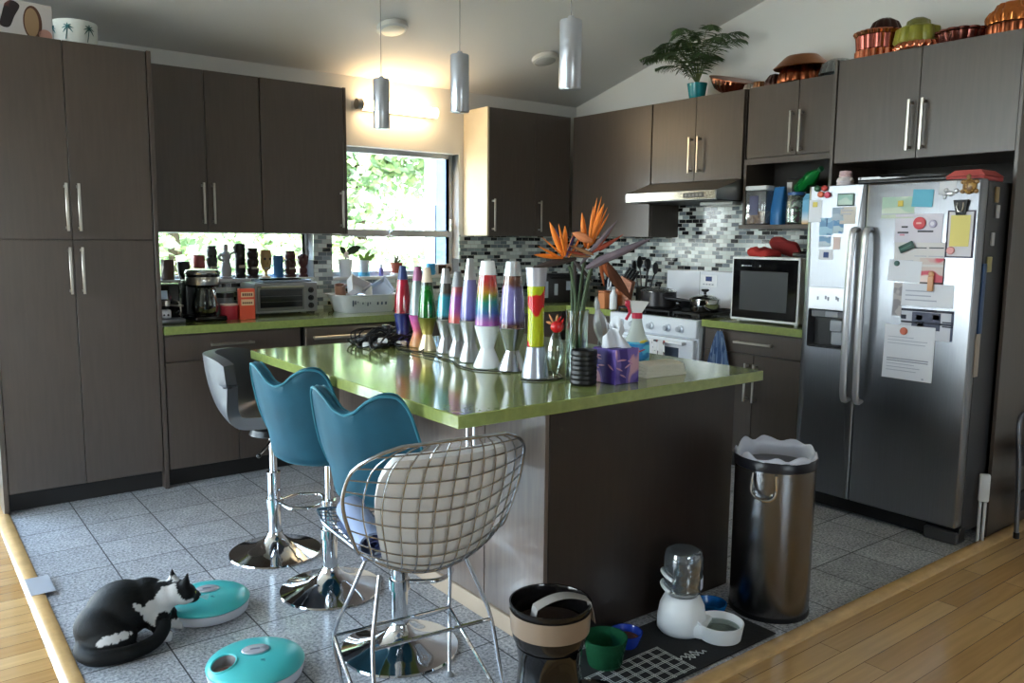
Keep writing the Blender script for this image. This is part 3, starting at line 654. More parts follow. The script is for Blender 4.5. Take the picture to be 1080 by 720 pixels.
def rmag(name,label,y,z,r,c,th=.008,lay=3,m=None,sq=None):
    p = MB(); ax = Matrix.Rotation(PI/2,3,'X')
    if sq: p.box((-sq[0]/2,-th,-sq[1]/2),(sq[0]/2,0,sq[1]/2),.003,2)
    else: p.lathe([(0,0),(r,0),(r,th*.6),(r*.8,th),(0,th)],n=20,axis=ax)
    return tag(p.build(name, m or mat('mag_%d_%d_%d'%c,c,rough=.4), loc=(FX-.001-.0016*lay,y,z), rot=-PI/2), label,'magnet','papers and magnets on the refrigerator')
o = rmag('round_magnet','round coral red magnet on the large white sheet',-3.418,1.502,.029,(214,84,92)); 
p = MB(); p.box((-.012,-.010,-.004),(.012,-.0078,.004),.001); p.build('emblem', mat('pale_pink',(238,180,176),rough=.5), o)
o = rmag('oval_magnet','flat lilac ring magnet beside the red round magnet',-3.480,1.499,.018,(176,170,196)); p = MB(); p.lathe([(0,0),(.009,0),(.009,.0008),(0,.0008)],(0,-.008,0),16,axis=Matrix.Rotation(PI/2,3,'X')); p.build('centre', mat('lilac_paper'), o)
o = rmag('clip_magnet','dark green oblong clip magnet',-3.366,1.390,.02,(34,74,66),th=.012,sq=(.07,.034)); o.rotation_euler = (Matrix.Rotation(-PI/2,3,'Z')@Matrix.Rotation(-.45,3,'Y')).to_euler()
p = MB(); p.box((-.028,-.014,-.003),(.028,-.0118,.003),.001); p.build('ridge', mat('green_ridge',(60,112,96),rough=.4), o)
rmag('dot_magnet','small dark green dot magnet on the plain bluish paper',-3.323,1.312,.013,(40,84,78))
rmag('dot_magnet','orange dot magnet at the top of the long letter',-3.379,.990,.018,(206,110,84))
rmag('dot_magnet','pink round magnet at the bottom of the bordered page',-3.568,1.377,.018,(216,150,150))
o = rmag('peg_magnet','small wooden figure peg magnet over the wide sheet',-3.491,1.222,.01,(214,160,120),th=.012,sq=(.026,.07)); p = MB(); p.ball((0,-.006,.045),(.014,.008,.014)); p.build('head', mat('mag_214_160_120'), o)
# clip
cl = thing('bulldog_clip','black bulldog clip holding the bordered page','clip',(FX-.006,-3.602,1.572),-PI/2,'papers and magnets on the refrigerator')
p = MB(); p.prism([(-.030,0),(.030,0),(.022,-.024),(-.022,-.024)],0,.0); p = MB()
p.add([(-.031,-.002,.033),(.031,-.002,.033),(.020,-.002,-.036),(-.020,-.002,-.036),(-.031,-.018,.030),(.031,-.018,.030),(.020,-.008,-.036),(-.020,-.008,-.036)],[(0,1,2,3),(7,6,5,4),(0,4,5,1),(1,5,6,2),(2,6,7,3),(3,7,4,0)]); p.build('jaw', BLACK, cl, smooth=0)
p = MB(); p.tube([(-.012,-.012,.03),(-.014,-.02,.0),(-.008,-.016,-.02),(.008,-.016,-.02),(.014,-.02,0),(.012,-.012,.03)],.0018,6); p.build('wire_loop', NICKEL, cl)
# turtle magnet
tu = thing('turtle_magnet','brown turtle magnet at the top right of the door','magnet',(FX-.004,-3.628,1.662),-PI/2,'papers and magnets on the refrigerator')
p = MB(); p.ball((0,0,0),(.030,.014,.034),16,10); p.build('shell', two_tone('turtle_shell',(120,84,44),(176,136,76),60,rough=.3), tu)
for a in (35,145,215,325):
    p = MB(); p.ball((.034*math.cos(R(a)),0,.036*math.sin(R(a))),(.012,.005,.010)); p.build('flipper', mat('turtle_skin',(150,112,66),rough=.4), tu)
p = MB(); p.ball((-.006,0,.044),(.010,.007,.012)); p.build('head', MATS['turtle_skin'], tu)
sf = MB(); sf.ball((0,0,0),(.02,.006,.012)); sf.ball((.026,0,.012),(.012,.005,.010)); sf.ball((-.018,0,.016),(.010,.005,.010)); sf.ball((-.022,0,-.014),(.008,.004,.010))
tag(sf.build('figure_magnet', mat('pale_silver',(196,196,204),rough=.3,metal=.6), loc=(FX-.005,-3.545,1.634), rot=-PI/2),'small silver figure magnet left of the turtle','magnet','papers and magnets on the refrigerator')
o = note('sketch','faint grey oval drawing beside the blue sticky note','drawing',(-3.494,1.690,-3.570,1.63),mat('clear_sticker',(196,196,202),rough=.4)); 
# side magnets (side face y = -3.6744)
def smag(label,x,z,w,h,c,nm='side_magnet'):
    p = MB(); p.box((-w/2,-.008,-h/2),(w/2,0,h/2),.003,2); return tag(p.build(nm, mat('smag_%d_%d_%d'%c,c,rough=.4), loc=(x,-3.6745,z)), label,'magnet','magnets on the refrigerator side')
smag('oval tan magnet highest on the refrigerator side',-.72,1.63,.035,.07,(150,128,90))
smag('white key-shaped magnet on the refrigerator side',-.70,1.555,.035,.06,(190,190,196))
smag('small white magnet halfway up the refrigerator side',-.73,1.43,.03,.06,(180,180,188))
smag('yellowish magnet on the refrigerator side',-.745,1.315,.045,.07,(170,160,112))
smag('long blue bag clip on the refrigerator side',-.79,1.16,.04,.32,(58,88,132),'bag_clip')
smag('beige plastic opener on the refrigerator side',-.80,.90,.045,.20,(170,158,146),'bottle_opener')
# on top of the refrigerator
j = thing('spice_jar','white ribbed jar with pink lid on top of the refrigerator','jar',(-.76,-2.955,1.699))
p = MB(); p.lathe([(0,0),(.040,0),(.042,.008),(.039,.016),(.042,.024),(.039,.032),(.036,.040),(.030,.046),(0,.046)],n=20,flute=(14,.05)); p.build('body', mat('pearly_white',(214,204,208),rough=.3), j)
p = MB(); p.lathe([(0,.0455),(.030,.046),(.033,.054),(.028,.06),(.031,.068),(.026,.077),(.0,.08)],n=20,flute=(12,.05)); p.build('lid', mat('pale_rose',(206,176,182),rough=.3), j)
t = thing('serving_tray','flat black tray lying on top of the refrigerator','tray',(-.62,-3.27,1.7045))
p = MB(); p.box((-.17,-.27,0),(.17,.23,.016),.004); p.build('base', BLACK, t)
p = MB(); 
for a in ((-.17,-.27,.17,-.255),(-.17,.215,.17,.23),(-.17,-.255,-.155,.215),(.155,-.255,.17,.215)): p.box((a[0],a[1],.016),(a[2],a[3],.034),.003)
p.build('rim', GLOSSBLACK, t)
p = MB(); p.tube([(-.17,.10,.03),(-.20,.10,.034),(-.20,-.02,.034),(-.17,-.02,.03)],.005,8); p.build('handle', GLOSSBLACK, t)
b = thing('storage_box','flat red box with sloping lid on top of the refrigerator','box',(-.74,-3.585,1.691))
p = MB(); p.box((-.10,-.085,.0),(.10,.085,.022),.006,2); p.build('base', mat('dusty_red',(168,62,60),rough=.5), b)
p = MB(); p.add([(-.10,-.086,.0225),(.10,-.086,.0225),(.10,.086,.0225),(-.10,.086,.0225),(-.075,-.055,.05),(.075,-.055,.05),(.075,.055,.05),(-.075,.055,.05)],[(3,2,1,0),(4,5,6,7),(0,1,5,4),(1,2,6,5),(2,3,7,6),(3,0,4,7)]); p.build('lid', mat('soft_red',(190,88,84),rough=.5), b, smooth=0)

# ------------------------------------------------------------------ open shelf over the microwave (board top z 1.516)
SZ = 1.517
c = thing('food_canister','clear square canister with white lid on the open shelf','canister',(-.25,-2.085,SZ))
p = MB(); p.box((-.07,-.075,0),(.07,.075,.215),.008,2); p.build('body', thin_glass('canister_plastic',(226,228,232),.12,.12), c)
p = MB(); p.box((-.064,-.069,.006),(.064,.069,.085),.006); p.build('contents', two_tone('dry_food',(140,96,64),(178,140,104),50,rough=.8), c)
p = MB(); p.box((-.0715,-.02,.06),(-.0702,.045,.18),.0); p.build('label_patch', mat('grey_lilac',(92,92,120),rough=.5), c)
p = MB(); p.box((-.075,-.08,.2155),(.075,.08,.245),.008,2); p.build('lid', WHITEP, c)
def pouch(name,label,cat,loc,w,d,h,m,rot=0,top=.25):
    r = MB(); N = 10
    def fn(u,v):
        a = 2*PI*u; k = 1-(1-top)*v**2; ex = abs(math.cos(a))**.5*math.copysign(1,math.cos(a)); ey = abs(math.sin(a))**.5*math.copysign(1,math.sin(a))
        return (ex*w/2*(1-.06*v+.03*math.sin(6*v)), ey*d/2*k*(1+.05*math.sin(9*v+a)), v*h)
    r.grid(fn,24,N,True); r.add([fn(i/24,0) for i in range(24)],[tuple(range(24))]); r.add([fn(i/24,1) for i in range(24)],[tuple(range(24))])
    return tag(r.build(name,m,loc=loc,rot=rot),label,cat)
pouch('snack_bag','bright blue bag on the open shelf beside the canister','bag',(-.23,-2.20,SZ),.085,.10,.235,mat('blue_foil',(44,110,168),rough=.35,bump=(14,.5)),-PI/2,.3)
b = thing('black_bag','tall black bag with white label at the back of the shelf','bag',(-.12,-2.275,SZ))
p = MB(); p.box((-.06,-.08,0),(.06,.075,.29),.016,2); p.build('body', mat('black_bag_foil',(22,24,30),rough=.4,bump=(12,.5)), b)
p = MB(); p.box((-.062,.025,.14),(-.0602,.06,.265),0); p.build('label_patch', mat('label_white',(198,200,204),rough=.7), b)
j = thing('candy_jar','clear glass jar full of coloured sweets on the shelf','jar',(-.255,-2.335,SZ))
p = MB(); p.lathe([(0,0),(.058,0),(.062,.01),(.062,.15),(.05,.175),(.046,.176),(.046,.170),(.057,.148),(.057,.012),(0,.008)],n=24); p.build('body', GLASS, j)
p = MB(); p.lathe([(0,.009),(.055,.010),(.055,.14),(.03,.15),(0,.152)],n=24); p.build('sweets', two_tone('sweets',(214,206,206),(60,120,80),38,.5,rough=.4,cc=(120,70,100),thr2=.58), j)
p = MB(); p.lathe([(0,.177),(.052,.177),(.052,.195),(0,.196)],n=24); p.build('lid', mat('blue_lid',(60,100,160),rough=.4), j)
b = thing('milk_carton','slim blue and white carton at the right end of the shelf','carton',(-.26,-2.44,SZ))
p = MB(); p.box((-.035,-.035,0),(.035,.035,.15),.003); p.add([(-.035,-.035,.15),(.035,-.035,.15),(.035,.035,.15),(-.035,.035,.15),(0,-.035,.185),(0,.035,.185)],[(0,1,4),(1,2,5,4),(2,3,5),(3,0,4,5),(3,2,1,0)]); p.build('body', zbands('carton',[(0,(226,176,96)),(.03,(220,228,236)),(.08,(110,176,214)),(.185,(120,184,220))],rough=.5), b, smooth=0)
g = thing('green_bottle','green plastic bottle lying on the jar and bag tops','bottle',(-.20,-2.385,1.790),(0,0,0))
g.rotation_euler = (R(64),0,R(-25))
p = MB(); p.lathe([(0,-.13),(.030,-.13),(.042,-.115),(.044,-.06),(.041,-.03),(.044,0),(.044,.03),(.026,.075),(.014,.10),(.014,.115),(0,.115)],n=22); p.build('body', mat('green_plastic',(30,150,70),rough=.12,trans=.5,ior=1.3), g)
p = MB(); p.cyl((0,0,.116),.017,.018,16); p.build('cap', mat('dark_green',(20,80,50),rough=.4), g)
# on the microwave (top z 1.317)
MZ = 1.3175
def mitt(name,label,loc,rot,c):
    r = MB(); pts = [(-.12,.0),(-.11,.055),(-.03,.062),(.05,.060),(.11,.045),(.13,.0),(.11,-.045),(.05,-.055),(-.03,-.06),(-.11,-.055)]
    P = spline([(x,y,0) for x,y in pts]+[(pts[0][0],pts[0][1],0)],5)[:-1]; n = len(P); rings = []
    for z,s in ((0,.86),(.01,1),(.03,1),(.042,.86),(.05,.5)): rings.append([(p.x*s,p.y*s,z+.012*math.sin(p.x*24)*(z>.005)) for p in P])
    vs = sum(rings,[]); fs = [tuple(range(n))[::-1],tuple((len(rings)-1)*n+i for i in range(n))]
    for j in range(len(rings)-1):
        for i in range(n): fs.append((j*n+i,j*n+(i+1)%n,(j+1)*n+(i+1)%n,(j+1)*n+i))
    r.add(vs,fs); return tag(r.build(name,mat('cloth_%d'%c[0],c,rough=.8,bump=(60,.3)),loc=loc,rot=rot),label,'oven mitt')
mitt('oven_mitt','bright red oven mitt lying on the microwave',(-.36,-2.19,MZ),R(70),(172,44,40))
mitt('oven_mitt','dark red oven mitt folded upright behind the bright one',(-.25,-2.26,MZ+.045),(R(52),R(-8),R(80)),(128,34,34))
tg = thing('kitchen_scale','small black gadget on the right of the microwave top','gadget',(-.30,-2.47,MZ)); p = MB(); p.box((-.08,-.07,0),(.08,.06,.028),.008,2); p.build('base', BLACK, tg); p = MB(); p.lathe([(0,.0285),(.05,.0285),(.055,.036),(0,.038)],n=20); p.build('plate', GLOSSBLACK, tg)

# ------------------------------------------------------------------ on the stove (grates z .944) and the counter corner
SG = .9445
def pot(name,label,loc,r,h,m,lidm,handle_dirs,glasslid=False,group=None):
    t = thing(name,label,'pot',loc); p = MB()
    p.lathe([(0,0),(r*.94,0),(r,.008),(r,h),(r+.004,h+.002),(r+.002,h+.004),(r-.003,h),(r-.003,.006),(0,.005)],n=32); p.build('body',m,t)
    l = MB(); l.lathe([(r+.003,h+.0045),(r+.003,h+.008),(r*.8,h+.022),(r*.4,h+.032),(0,h+.035),(0,h+.031),(r*.8,h+.016),(r-.004,h+.005)],n=32); ld = l.build('lid',lidm,t)
    k = MB(); k.lathe([(0,h+.036),(.010,h+.036),(.009,h+.05),(.024,h+.058),(.026,h+.066),(.022,h+.071),(0,h+.072)],n=20); k.build('knob',BLACK,ld)
    for a,L in handle_dirs:
        q = MB(); ca,sa = math.cos(a),math.sin(a)
        if L > .1: q.tube([((r-.002)*ca,(r-.002)*sa,h*.8),((r+.04)*ca,(r+.04)*sa,h*.85),((r+L)*ca,(r+L)*sa,h*.98)],[.007,.009,.011],10)
        else: q.tube(spline([((r)*ca-.03*sa,r*sa+.03*ca,h*.8),((r+.035)*ca-.025*sa,(r+.035)*sa+.025*ca,h*.84),((r+.035)*ca+.025*sa,(r+.035)*sa-.025*ca,h*.84),(r*ca+.03*sa,r*sa-.03*ca,h*.8)],5),.006,8)
        q.build('handle',BLACK if L>.1 else m,t)
    return t
ALUD = mat('dark_anodised',(56,54,56),rough=.35,metal=.7)
pot('stock_pot','dark grey pot with glass lid on the left stove burner',(-.40,-1.36,SG),.125,.105,ALUD,thin_glass('lid_glass',(230,232,232),.3,.05),[(R(250),.03),(R(70),.03)])
pot('saucepan','shiny steel saucepan with lid on the right stove burner',(-.40,-1.775,SG),.10,.075,mat('mirror_steel',(206,206,204),rough=.08,metal=1),mat('mirror_steel'),[(R(105),.19)])
s = thing('frying_pan','black frying pan on the back stove burner','pan',(-.23,-1.55,SG)); p = MB(); p.lathe([(0,0),(.10,0),(.125,.045),(.128,.047),(.122,.045),(.098,.005),(0,.004)],n=32); p.build('body',BLACK,s); p = MB(); p.tube([(-.11,.03,.04),(-.15,.045,.05),(-.22,.09,.065)],[.008,.010,.012],10); p.build('handle',mat('steel_handle',(180,180,182),rough=.25,metal=1),s)
# utensils in a dark crock left of the stove
u = thing('utensil_crock','dark crock standing left of the stove','crock',(-.20,-1.03,.9155)); p = MB(); p.lathe([(0,0),(.055,0),(.062,.01),(.062,.14),(.066,.145),(.058,.145),(.056,.012),(0,.01)],n=26); p.build('body',mat('dark_glaze',(44,42,44),rough=.2),u)
UT = [('cooking_spoon','black slotted cooking spoon in the crock, leftmost',(-.03,.03),(-.035,.075,.30),(.026,.010,.042)),('spatula','black spatula in the crock, second from left',(-.02,.005),(-.02,.035,.33),(.030,.006,.05)),
      ('ladle','black ladle in the crock, in the middle',(.01,.01),(.03,.0,.325),(.036,.02,.036)),('cooking_spoon','black cooking spoon in the crock, second from right',(.0,-.02),(-.01,-.045,.315),(.026,.010,.044)),
      ('turner','wide black turner in the crock, rightmost',(.02,-.03),(.01,-.10,.29),(.032,.006,.046))]
for nm,lab,(x0,y0),(x1,y1,z1),hr in UT:
    t = thing(nm,lab,'cooking utensil',(-.20,-1.03,.9155),0,'utensils in the crock'); p = MB(); p.tube([(x0*.6,y0*.6,.012),(x1*.75,y1*.75,z1*.72),(x1,y1,z1-.03)],.0055,8); p.build('handle',BLACK,t); p = MB(); p.ball((x1,y1,z1),hr,14,8); p.build('blade' if nm!='ladle' else 'bowl',BLACK,t)
# knife block
kb = thing('knife_block','brown wooden slanted knife block beside the stove','knife block',(-.47,-1.06,.9155),R(-60))
p = MB(); p.add([(-.09,-.05,0),(.05,-.05,0),(.05,.05,0),(-.09,.05,0),(.01,-.05,.24),(.09,-.05,.19),(.09,.05,.19),(.01,.05,.24)],[(3,2,1,0),(4,5,6,7),(0,1,5,4),(1,2,6,5),(2,3,7,6),(3,0,4,7)]); p.build('block',mat('orange_wood',(164,92,50),rough=.35,var=(8,.25),stretch=(1,1,10)),kb,smooth=0)
for i in range(4):
    p = MB(); x = .025+.016*i; y = -.03+.02*i; z = .233-.010*i; dx,dz = .045,.068; p.tube([(x-.01,y,z-.014),(x+dx*.5,y,z+dz*.5),(x+dx,y,z+dz)],[.009,.011,.010],8); p.build('knife_handle',BLACK,kb)
b = thing('soap_bottle','slim white bottle beside the knife block','bottle',(-.585,-1.095,.9155)); p = MB(); p.lathe([(0,0),(.026,0),(.028,.006),(.028,.10),(.014,.125),(.012,.14),(0,.14)],n=20); p.build('body',WHITEP,b); p = MB(); p.cyl((0,0,.1405),.014,.022,14); p.build('cap',mat('grey_cap',(150,152,156),rough=.4),b)
b = thing('spice_tin','orange wooden-looking box beside the white bottle','box',(-.60,-1.015,.9155)); p = MB(); p.box((-.03,-.035,0),(.03,.035,.115),.004); p.build('body',mat('tan_box',(190,120,74),rough=.5),b); p = MB(); p.box((-.032,-.037,.1155),(.032,.037,.13),.003); p.build('lid',mat('tan_lid',(160,96,60),rough=.5),b)
# dark appliances in the corner
cb = thing('bread_bin','black cabinet-like bread bin with pale labels in the counter corner','bread bin',(-.48,-.34,.9155),R(-20))
p = MB(); p.box((-.19,-.12,0),(.19,.13,.225),.01,2); p.build('case',mat('black_case',(26,25,27),rough=.35),cb)
for x0,x1,z0,z1 in ((-.155,-.115,.04,.17),(-.065,-.035,.06,.15),(.035,.085,.10,.17)):
    p = MB(); p.box((x0,-.123,z0),(x1,-.1205,z1),.001); p.build('label_patch',mat('label_grey',(150,156,164),rough=.5),cb)
p = MB(); p.tube([(-.10,-.145,.20),(.12,-.145,.20)],.006,8); p.box((-.09,-.145,.195),(-.08,-.12,.205),.001); p.box((.10,-.145,.195),(.11,-.12,.205),.001); p.build('handle',BLACK,cb)
k = thing('kettle','tall dark blue-black kettle left of the knife block','kettle',(-.30,-.80,.9155))
p = MB(); p.lathe([(0,0),(.075,0),(.08,.01),(.072,.10),(.058,.20),(.056,.215),(0,.218)],n=28); p.build('body',mat('navy_black',(24,28,40),rough=.15,coat=.4),k)
p = MB(); p.lathe([(0,.2185),(.055,.2185),(.045,.235),(.012,.24),(.012,.255),(0,.257)],n=24); p.build('lid',BLACK,k)
p = MB(); p.tube(spline([(.05,-.04,.20),(.09,-.07,.21),(.115,-.09,.15),(.085,-.065,.05)],5),.009,10); p.build('handle',BLACK,k)
p = MB(); p.tube([(-.055,.03,.17),(-.085,.045,.20),(-.10,.055,.215)],[.018,.013,.010],10); p.build('spout',MATS['navy_black'],k)
p = MB(); p.ball((-.066,-.025,.13),(.012,.012,.014)); p.build('gauge',mat('gauge_white',(220,222,226),rough=.3),k)
# towels
def towel(name,label,loc,rot,w,h,m,folds=5,neck=.5,hookz=.0):
    r = MB(); rnd = random.Random(name+label)
    def fn(u,v):
        k = neck+(1-neck)*min(1,v*1.3)**.8; x = (u-.5)*w*k
        return (x, -.012-.012*math.cos(u*PI*2*folds)*(.5+.5*v)*(1 if v>.05 else .4)-.012*(1-(2*u-1)**2), -v*h+.012*math.sin(u*5)*v)
    r.slab(fn,36,14,.004); return tag(r.build(name,m,loc=loc,rot=rot),label,'towel')
towel('hand_towel','blue and grey towel hanging on the drawer of the right base cabinet',(-.64,-2.11,.855),RR,.18,.30,two_tone('blue_towel',(70,96,140),(122,146,180),14,rough=.9,stretch=(6,6,.3)),4,.22)
towel('dish_towel','white dish towel with dark red print hanging on the oven door',(-.728,-1.675,.7625),RR,.15,.24,two_tone('print_towel',(226,224,226),(60,52,60),22,.57,rough=.9,cc=(150,60,66),thr2=.64),3,.85)
p = MB(); p.tube([(0,0,.0),(-.0,-.012,.01),(0,-.03,.005),(0,-.03,-.01)],.003,6); tag(p.build('towel_hook',NICKEL,loc=(-.622,-2.11,.86),rot=RR),'small metal hook carrying the blue towel','hook')
# ------------------------------------------------------------------ window worktop
WZ = .9155
cm = thing('coffee_maker','black drip coffee maker with steel band on the green worktop','coffee maker',(-3.275,-.40,WZ),R(8))
p = MB(); p.box((-.095,-.11,0),(.10,.10,.035),.012,2); p.build('base',GLOSSBLACK,cm)
p = MB(); p.box((-.09,.02,.0355),(.09,.10,.24),.012,2); p.build('water_tank',BLACK,cm)
p = MB(); p.lathe([(0,.20),(.085,.20),(.095,.21),(.095,.275),(0,.275)],(0,-.01,0),30); p.build('brew_head',GLOSSBLACK,cm)
p = MB(); p.lathe([(.096,.215),(.0975,.217),(.0975,.258),(.096,.26),(.094,.258),(.094,.217)],(0,-.01,0),32); p.build('steel_band',STEELH,cm)
p = MB(); p.lathe([(0,.2755),(.098,.2755),(.10,.285),(.09,.30),(.05,.308),(0,.309)],(0,-.005,0),30); p.build('lid',mat('silver_lid',(176,178,182),rough=.2,metal=.9),cm)
ca = MB(); ca.lathe([(0,.037),(.06,.037),(.074,.06),(.078,.10),(.066,.16),(.055,.185),(.058,.195),(.054,.195),(.062,.16),(.074,.10),(.07,.062),(.058,.041),(0,.041)],(0,-.025,0),28); cf = ca.build('carafe',GLASS,cm)
p = MB(); p.lathe([(0,.0415),(.057,.042),(.070,.065),(.073,.09),(0,.09)],(0,-.025,0),24); p.build('coffee',mat('coffee',(22,12,8),rough=.1),cf)
p = MB(); p.tube(spline([(-.02,-.085,.185),(-.03,-.125,.185),(-.035,-.135,.14),(-.025,-.105,.08)],5),.009,8); p.build('handle',BLACK,cf)
em = thing('espresso_machine','black espresso machine with white display beside the pantry','coffee machine',(-3.475,-.36,WZ))
p = MB(); p.box((-.075,-.05,0),(.07,.12,.225),.012,2); p.build('body',GLOSSBLACK,em)
p = MB(); p.box((-.06,-.053,.135),(-.0,-.0495,.185),.002); p.build('display',mat('pale_display',(190,206,226),rough=.2),em)
p = MB(); p.box((-.075,-.15,0),(.07,-.052,.03),.008,2); p.build('drip_tray',mat('grey_steel_tray',(120,122,126),rough=.3,metal=.8),em)
p = MB(); p.cyl((-.02,-.085,.10),.025,.03,18); p.tube([(-.02,-.085,.105),(.04,-.115,.10),(.065,-.13,.10)],.006,8); p.build('portafilter',NICKEL,em)
p = MB(); p.tube(spline([(.03,-.06,.13),(.05,-.085,.12),(.06,-.09,.07),(.055,-.08,.045)],5),.004,8); p.build('steam_wand',NICKEL,em)
p = MB(); p.box((-.055,-.12,.031),(.0,-.065,.08),.008,2); cupb = tag(p.build('espresso_cup',mat('cup_white',(220,222,226),rough=.3),loc=(-3.475,-.36,WZ)),'small white cup with two dark dots under the espresso machine','cup')
q = MB(); 
for x in (-.04,-.018): q.lathe([(0,0),(.006,0),(.006,.001),(0,.001)],(x,-.1205,.05),12,axis=Matrix.Rotation(PI/2,3,'X'))
q.build('dot',INK,cupb)
c = thing('red_canister','short red canister with pale rim between coffee maker and box','canister',(-3.125,-.41,WZ)); p = MB(); p.lathe([(0,0),(.05,0),(.052,.004),(.052,.085),(0,.085)],n=28); p.build('body',mat('canister_red',(178,50,62),rough=.35),c); p = MB(); p.lathe([(0,.0855),(.053,.0855),(.053,.094),(0,.096)],n=28); p.build('lid',mat('canister_rim',(206,170,160),rough=.4),c)
c = thing('storage_jar','grey and black jar behind the red canister','jar',(-3.09,-.22,WZ)); p = MB(); p.lathe([(0,0),(.055,0),(.058,.01),(.058,.12),(0,.121)],n=26); p.build('body',mat('smoke_grey',(120,124,126),rough=.2),c); p = MB(); p.lathe([(0,.1215),(.06,.1215),(.06,.15),(0,.152)],n=26); p.build('lid',BLACK,c)
b = thing('tea_box','orange-red cardboard box with cream label bands','box',(-3.03,-.44,WZ),R(-6)); p = MB(); p.box((-.045,-.03,0),(.045,.03,.185),.002); p.build('body',mat('orange_red_card',(206,74,44),rough=.5),b)
p = MB(); p.box((-.037,-.0312,.135),(.037,-.0302,.165),0); p.box((-.037,-.0312,.085),(.037,-.0302,.122),0); p.build('label_band',mat('cream_label',(216,178,140),rough=.6),b)
p = MB()
for i in range(5): p.box((-.03+i*.0125,-.032,.142),(-.021+i*.0125,-.0312,.158),0); 
for i in range(6): p.box((-.03+i*.010,-.032,.095),(-.023+i*.010,-.0312,.106),0)
p.build('lettering',mat('brown_ink',(84,40,30),rough=.7),b)
to = thing('toaster_oven','silver toaster oven with glass door and three black knobs','toaster oven',(-2.925,-.30,WZ))
p = MB(); p.box((0,.012,.014),(.415,.27,.205),.008,2); p.build('case',mat('oven_silver',(150,150,150),rough=.35,metal=.7),to)
p = MB(); p.box((.0,.0,.014),(.415,.012,.205),.003); fr = p.build('front_panel',mat('oven_silver'),to)
p = MB(); p.box((.012,-.006,.03),(.325,.0,.185),.003); d = p.build('door',mat('oven_door_frame',(126,126,124),rough=.3,metal=.7),to)
p = MB(); p.box((.03,-.0075,.05),(.31,-.0062,.165),.001); p.build('door_glass',mat('oven_dark_glass',(34,35,36),rough=.06),d)
p = MB(); 
for z in (.085,.12): p.box((.035,-.0085,z),(.305,-.0076,z+.003),0)
p.build('rack_line',mat('rack_grey',(110,110,108),rough=.4,metal=.6),d)
p = MB(); p.tube([(.03,-.03,.182),(.31,-.03,.182)],.006,8); p.box((.04,-.03,.179),(.05,-.006,.185),0); p.box((.29,-.03,.179),(.30,-.006,.185),0); p.build('handle',NICKEL,d)
for z in (.055,.105,.155):
    k = MB(); k.lathe([(0,0),(.019,0),(.018,.008),(.013,.010),(.012,.02),(0,.021)],(.37,-.0005,z),18,axis=Matrix.Rotation(PI/2,3,'X')); k.build('knob',BLACK,to)
for x in (.02,.395):
    for y in (.03,.25):
        f = MB(); f.cyl((x,y,0),.011,.0145,10); f.build('foot',BLACK,to)
tr = thing('baking_tray','dark baking tray lying on the toaster oven','tray',(-2.70,-.17,1.1207)); p = MB(); p.box((-.15,-.10,0),(.15,.10,.006),.002); p.build('base',BLACK,tr); p = MB()
for a in ((-.16,-.11,.16,-.10),(-.16,.10,.16,.11),(-.16,-.10,-.15,.10),(.15,-.10,.16,.10)): p.box((a[0],a[1],.002),(a[2],a[3],.018),.002)
p.build('rim',mat('tray_rim',(150,160,176),rough=.25,metal=.7),tr)
# dish rack
rk = thing('dish_rack','white plastic dish rack on the worktop by the sink','dish rack',(-2.175,-.30,WZ))
def rackshell(a0,b0,a1,b1,z0,z1,m):
    p = MB(); n = 40
    def ring(a,b,z):
        out = []
        for i in range(n):
            t = 2*PI*i/n; c,s = math.cos(t),math.sin(t); out.append((a*abs(c)**.45*math.copysign(1,c), b*abs(s)**.45*math.copysign(1,s), z))
        return out
    L = [ring(a0*.98,b0*.98,z0),ring(a0,b0,z0+.006),ring(a1,b1,z1-.004),ring(a1+.018,b1+.018,z1),ring(a1+.018,b1+.018,z1+.005),ring(a1-.004,b1-.004,z1+.005),ring(a0-.004,b0-.004,z0+.01)]
    vs = sum(L,[]); fs = [tuple(range(n))[::-1],tuple((len(L)-1)*n+i for i in range(n))]
    for j in range(len(L)-1):
        for i in range(n): fs.append((j*n+i,j*n+(i+1)%n,(j+1)*n+(i+1)%n,(j+1)*n+i))
    p.add(vs,fs); return p.build('basin',m,rk)
rackshell(.19,.125,.225,.15,.0,.115,mat('rack_white',(224,226,228),rough=.35,trans=.15))
p = MB()
for i in range(8):
    if i in (3,): continue
    x = -.15+i*.018; p.box((x,-.140,.045+.012*(i%3)),(x+.007,-.1335,.085+.006*(i%2)),.001)
for i in range(3): p.box((.03+i*.03,-.1405,.05),(.042+i*.03,-.1345,.07),.001)
p.build('slot',mat('slot_dark',(70,84,110),rough=.5),rk)
def tub(name,label,loc,rot,w,d,h,m,group='dishes in the rack'):
    r = thing(name,label,'dish',loc,rot,group); p = MB()
    o = [(-w,-d),(w,-d),(w,d),(-w,d)]; vs = []
    for k,z in ((.88,0),(1,h),(1.06,h),(1.06,h+.006),(.95,h+.006),(.83,.006)): vs += [(x*k,y*k,z) for x,y in o]
    fs = [(3,2,1,0),(20,21,22,23)]
    for j in range(5):
        for i in range(4): fs.append((j*4+i,j*4+(i+1)%4,(j+1)*4+(i+1)%4,(j+1)*4+i))
    p.add(vs,fs); p.build('body',m,r,smooth=30); return r
tub('food_container','white plastic container leaning at the left of the dish rack',(-2.225,-.285,1.055),(R(58),R(22),R(10)),.085,.06,.06,WHITEP)
tub('food_container','clear whitish container leaning at the right of the dish rack',(-2.055,-.30,1.035),(R(62),R(-32),R(-14)),.09,.06,.05,mat('cloudy_plastic',(214,222,236),rough=.25,trans=.25))
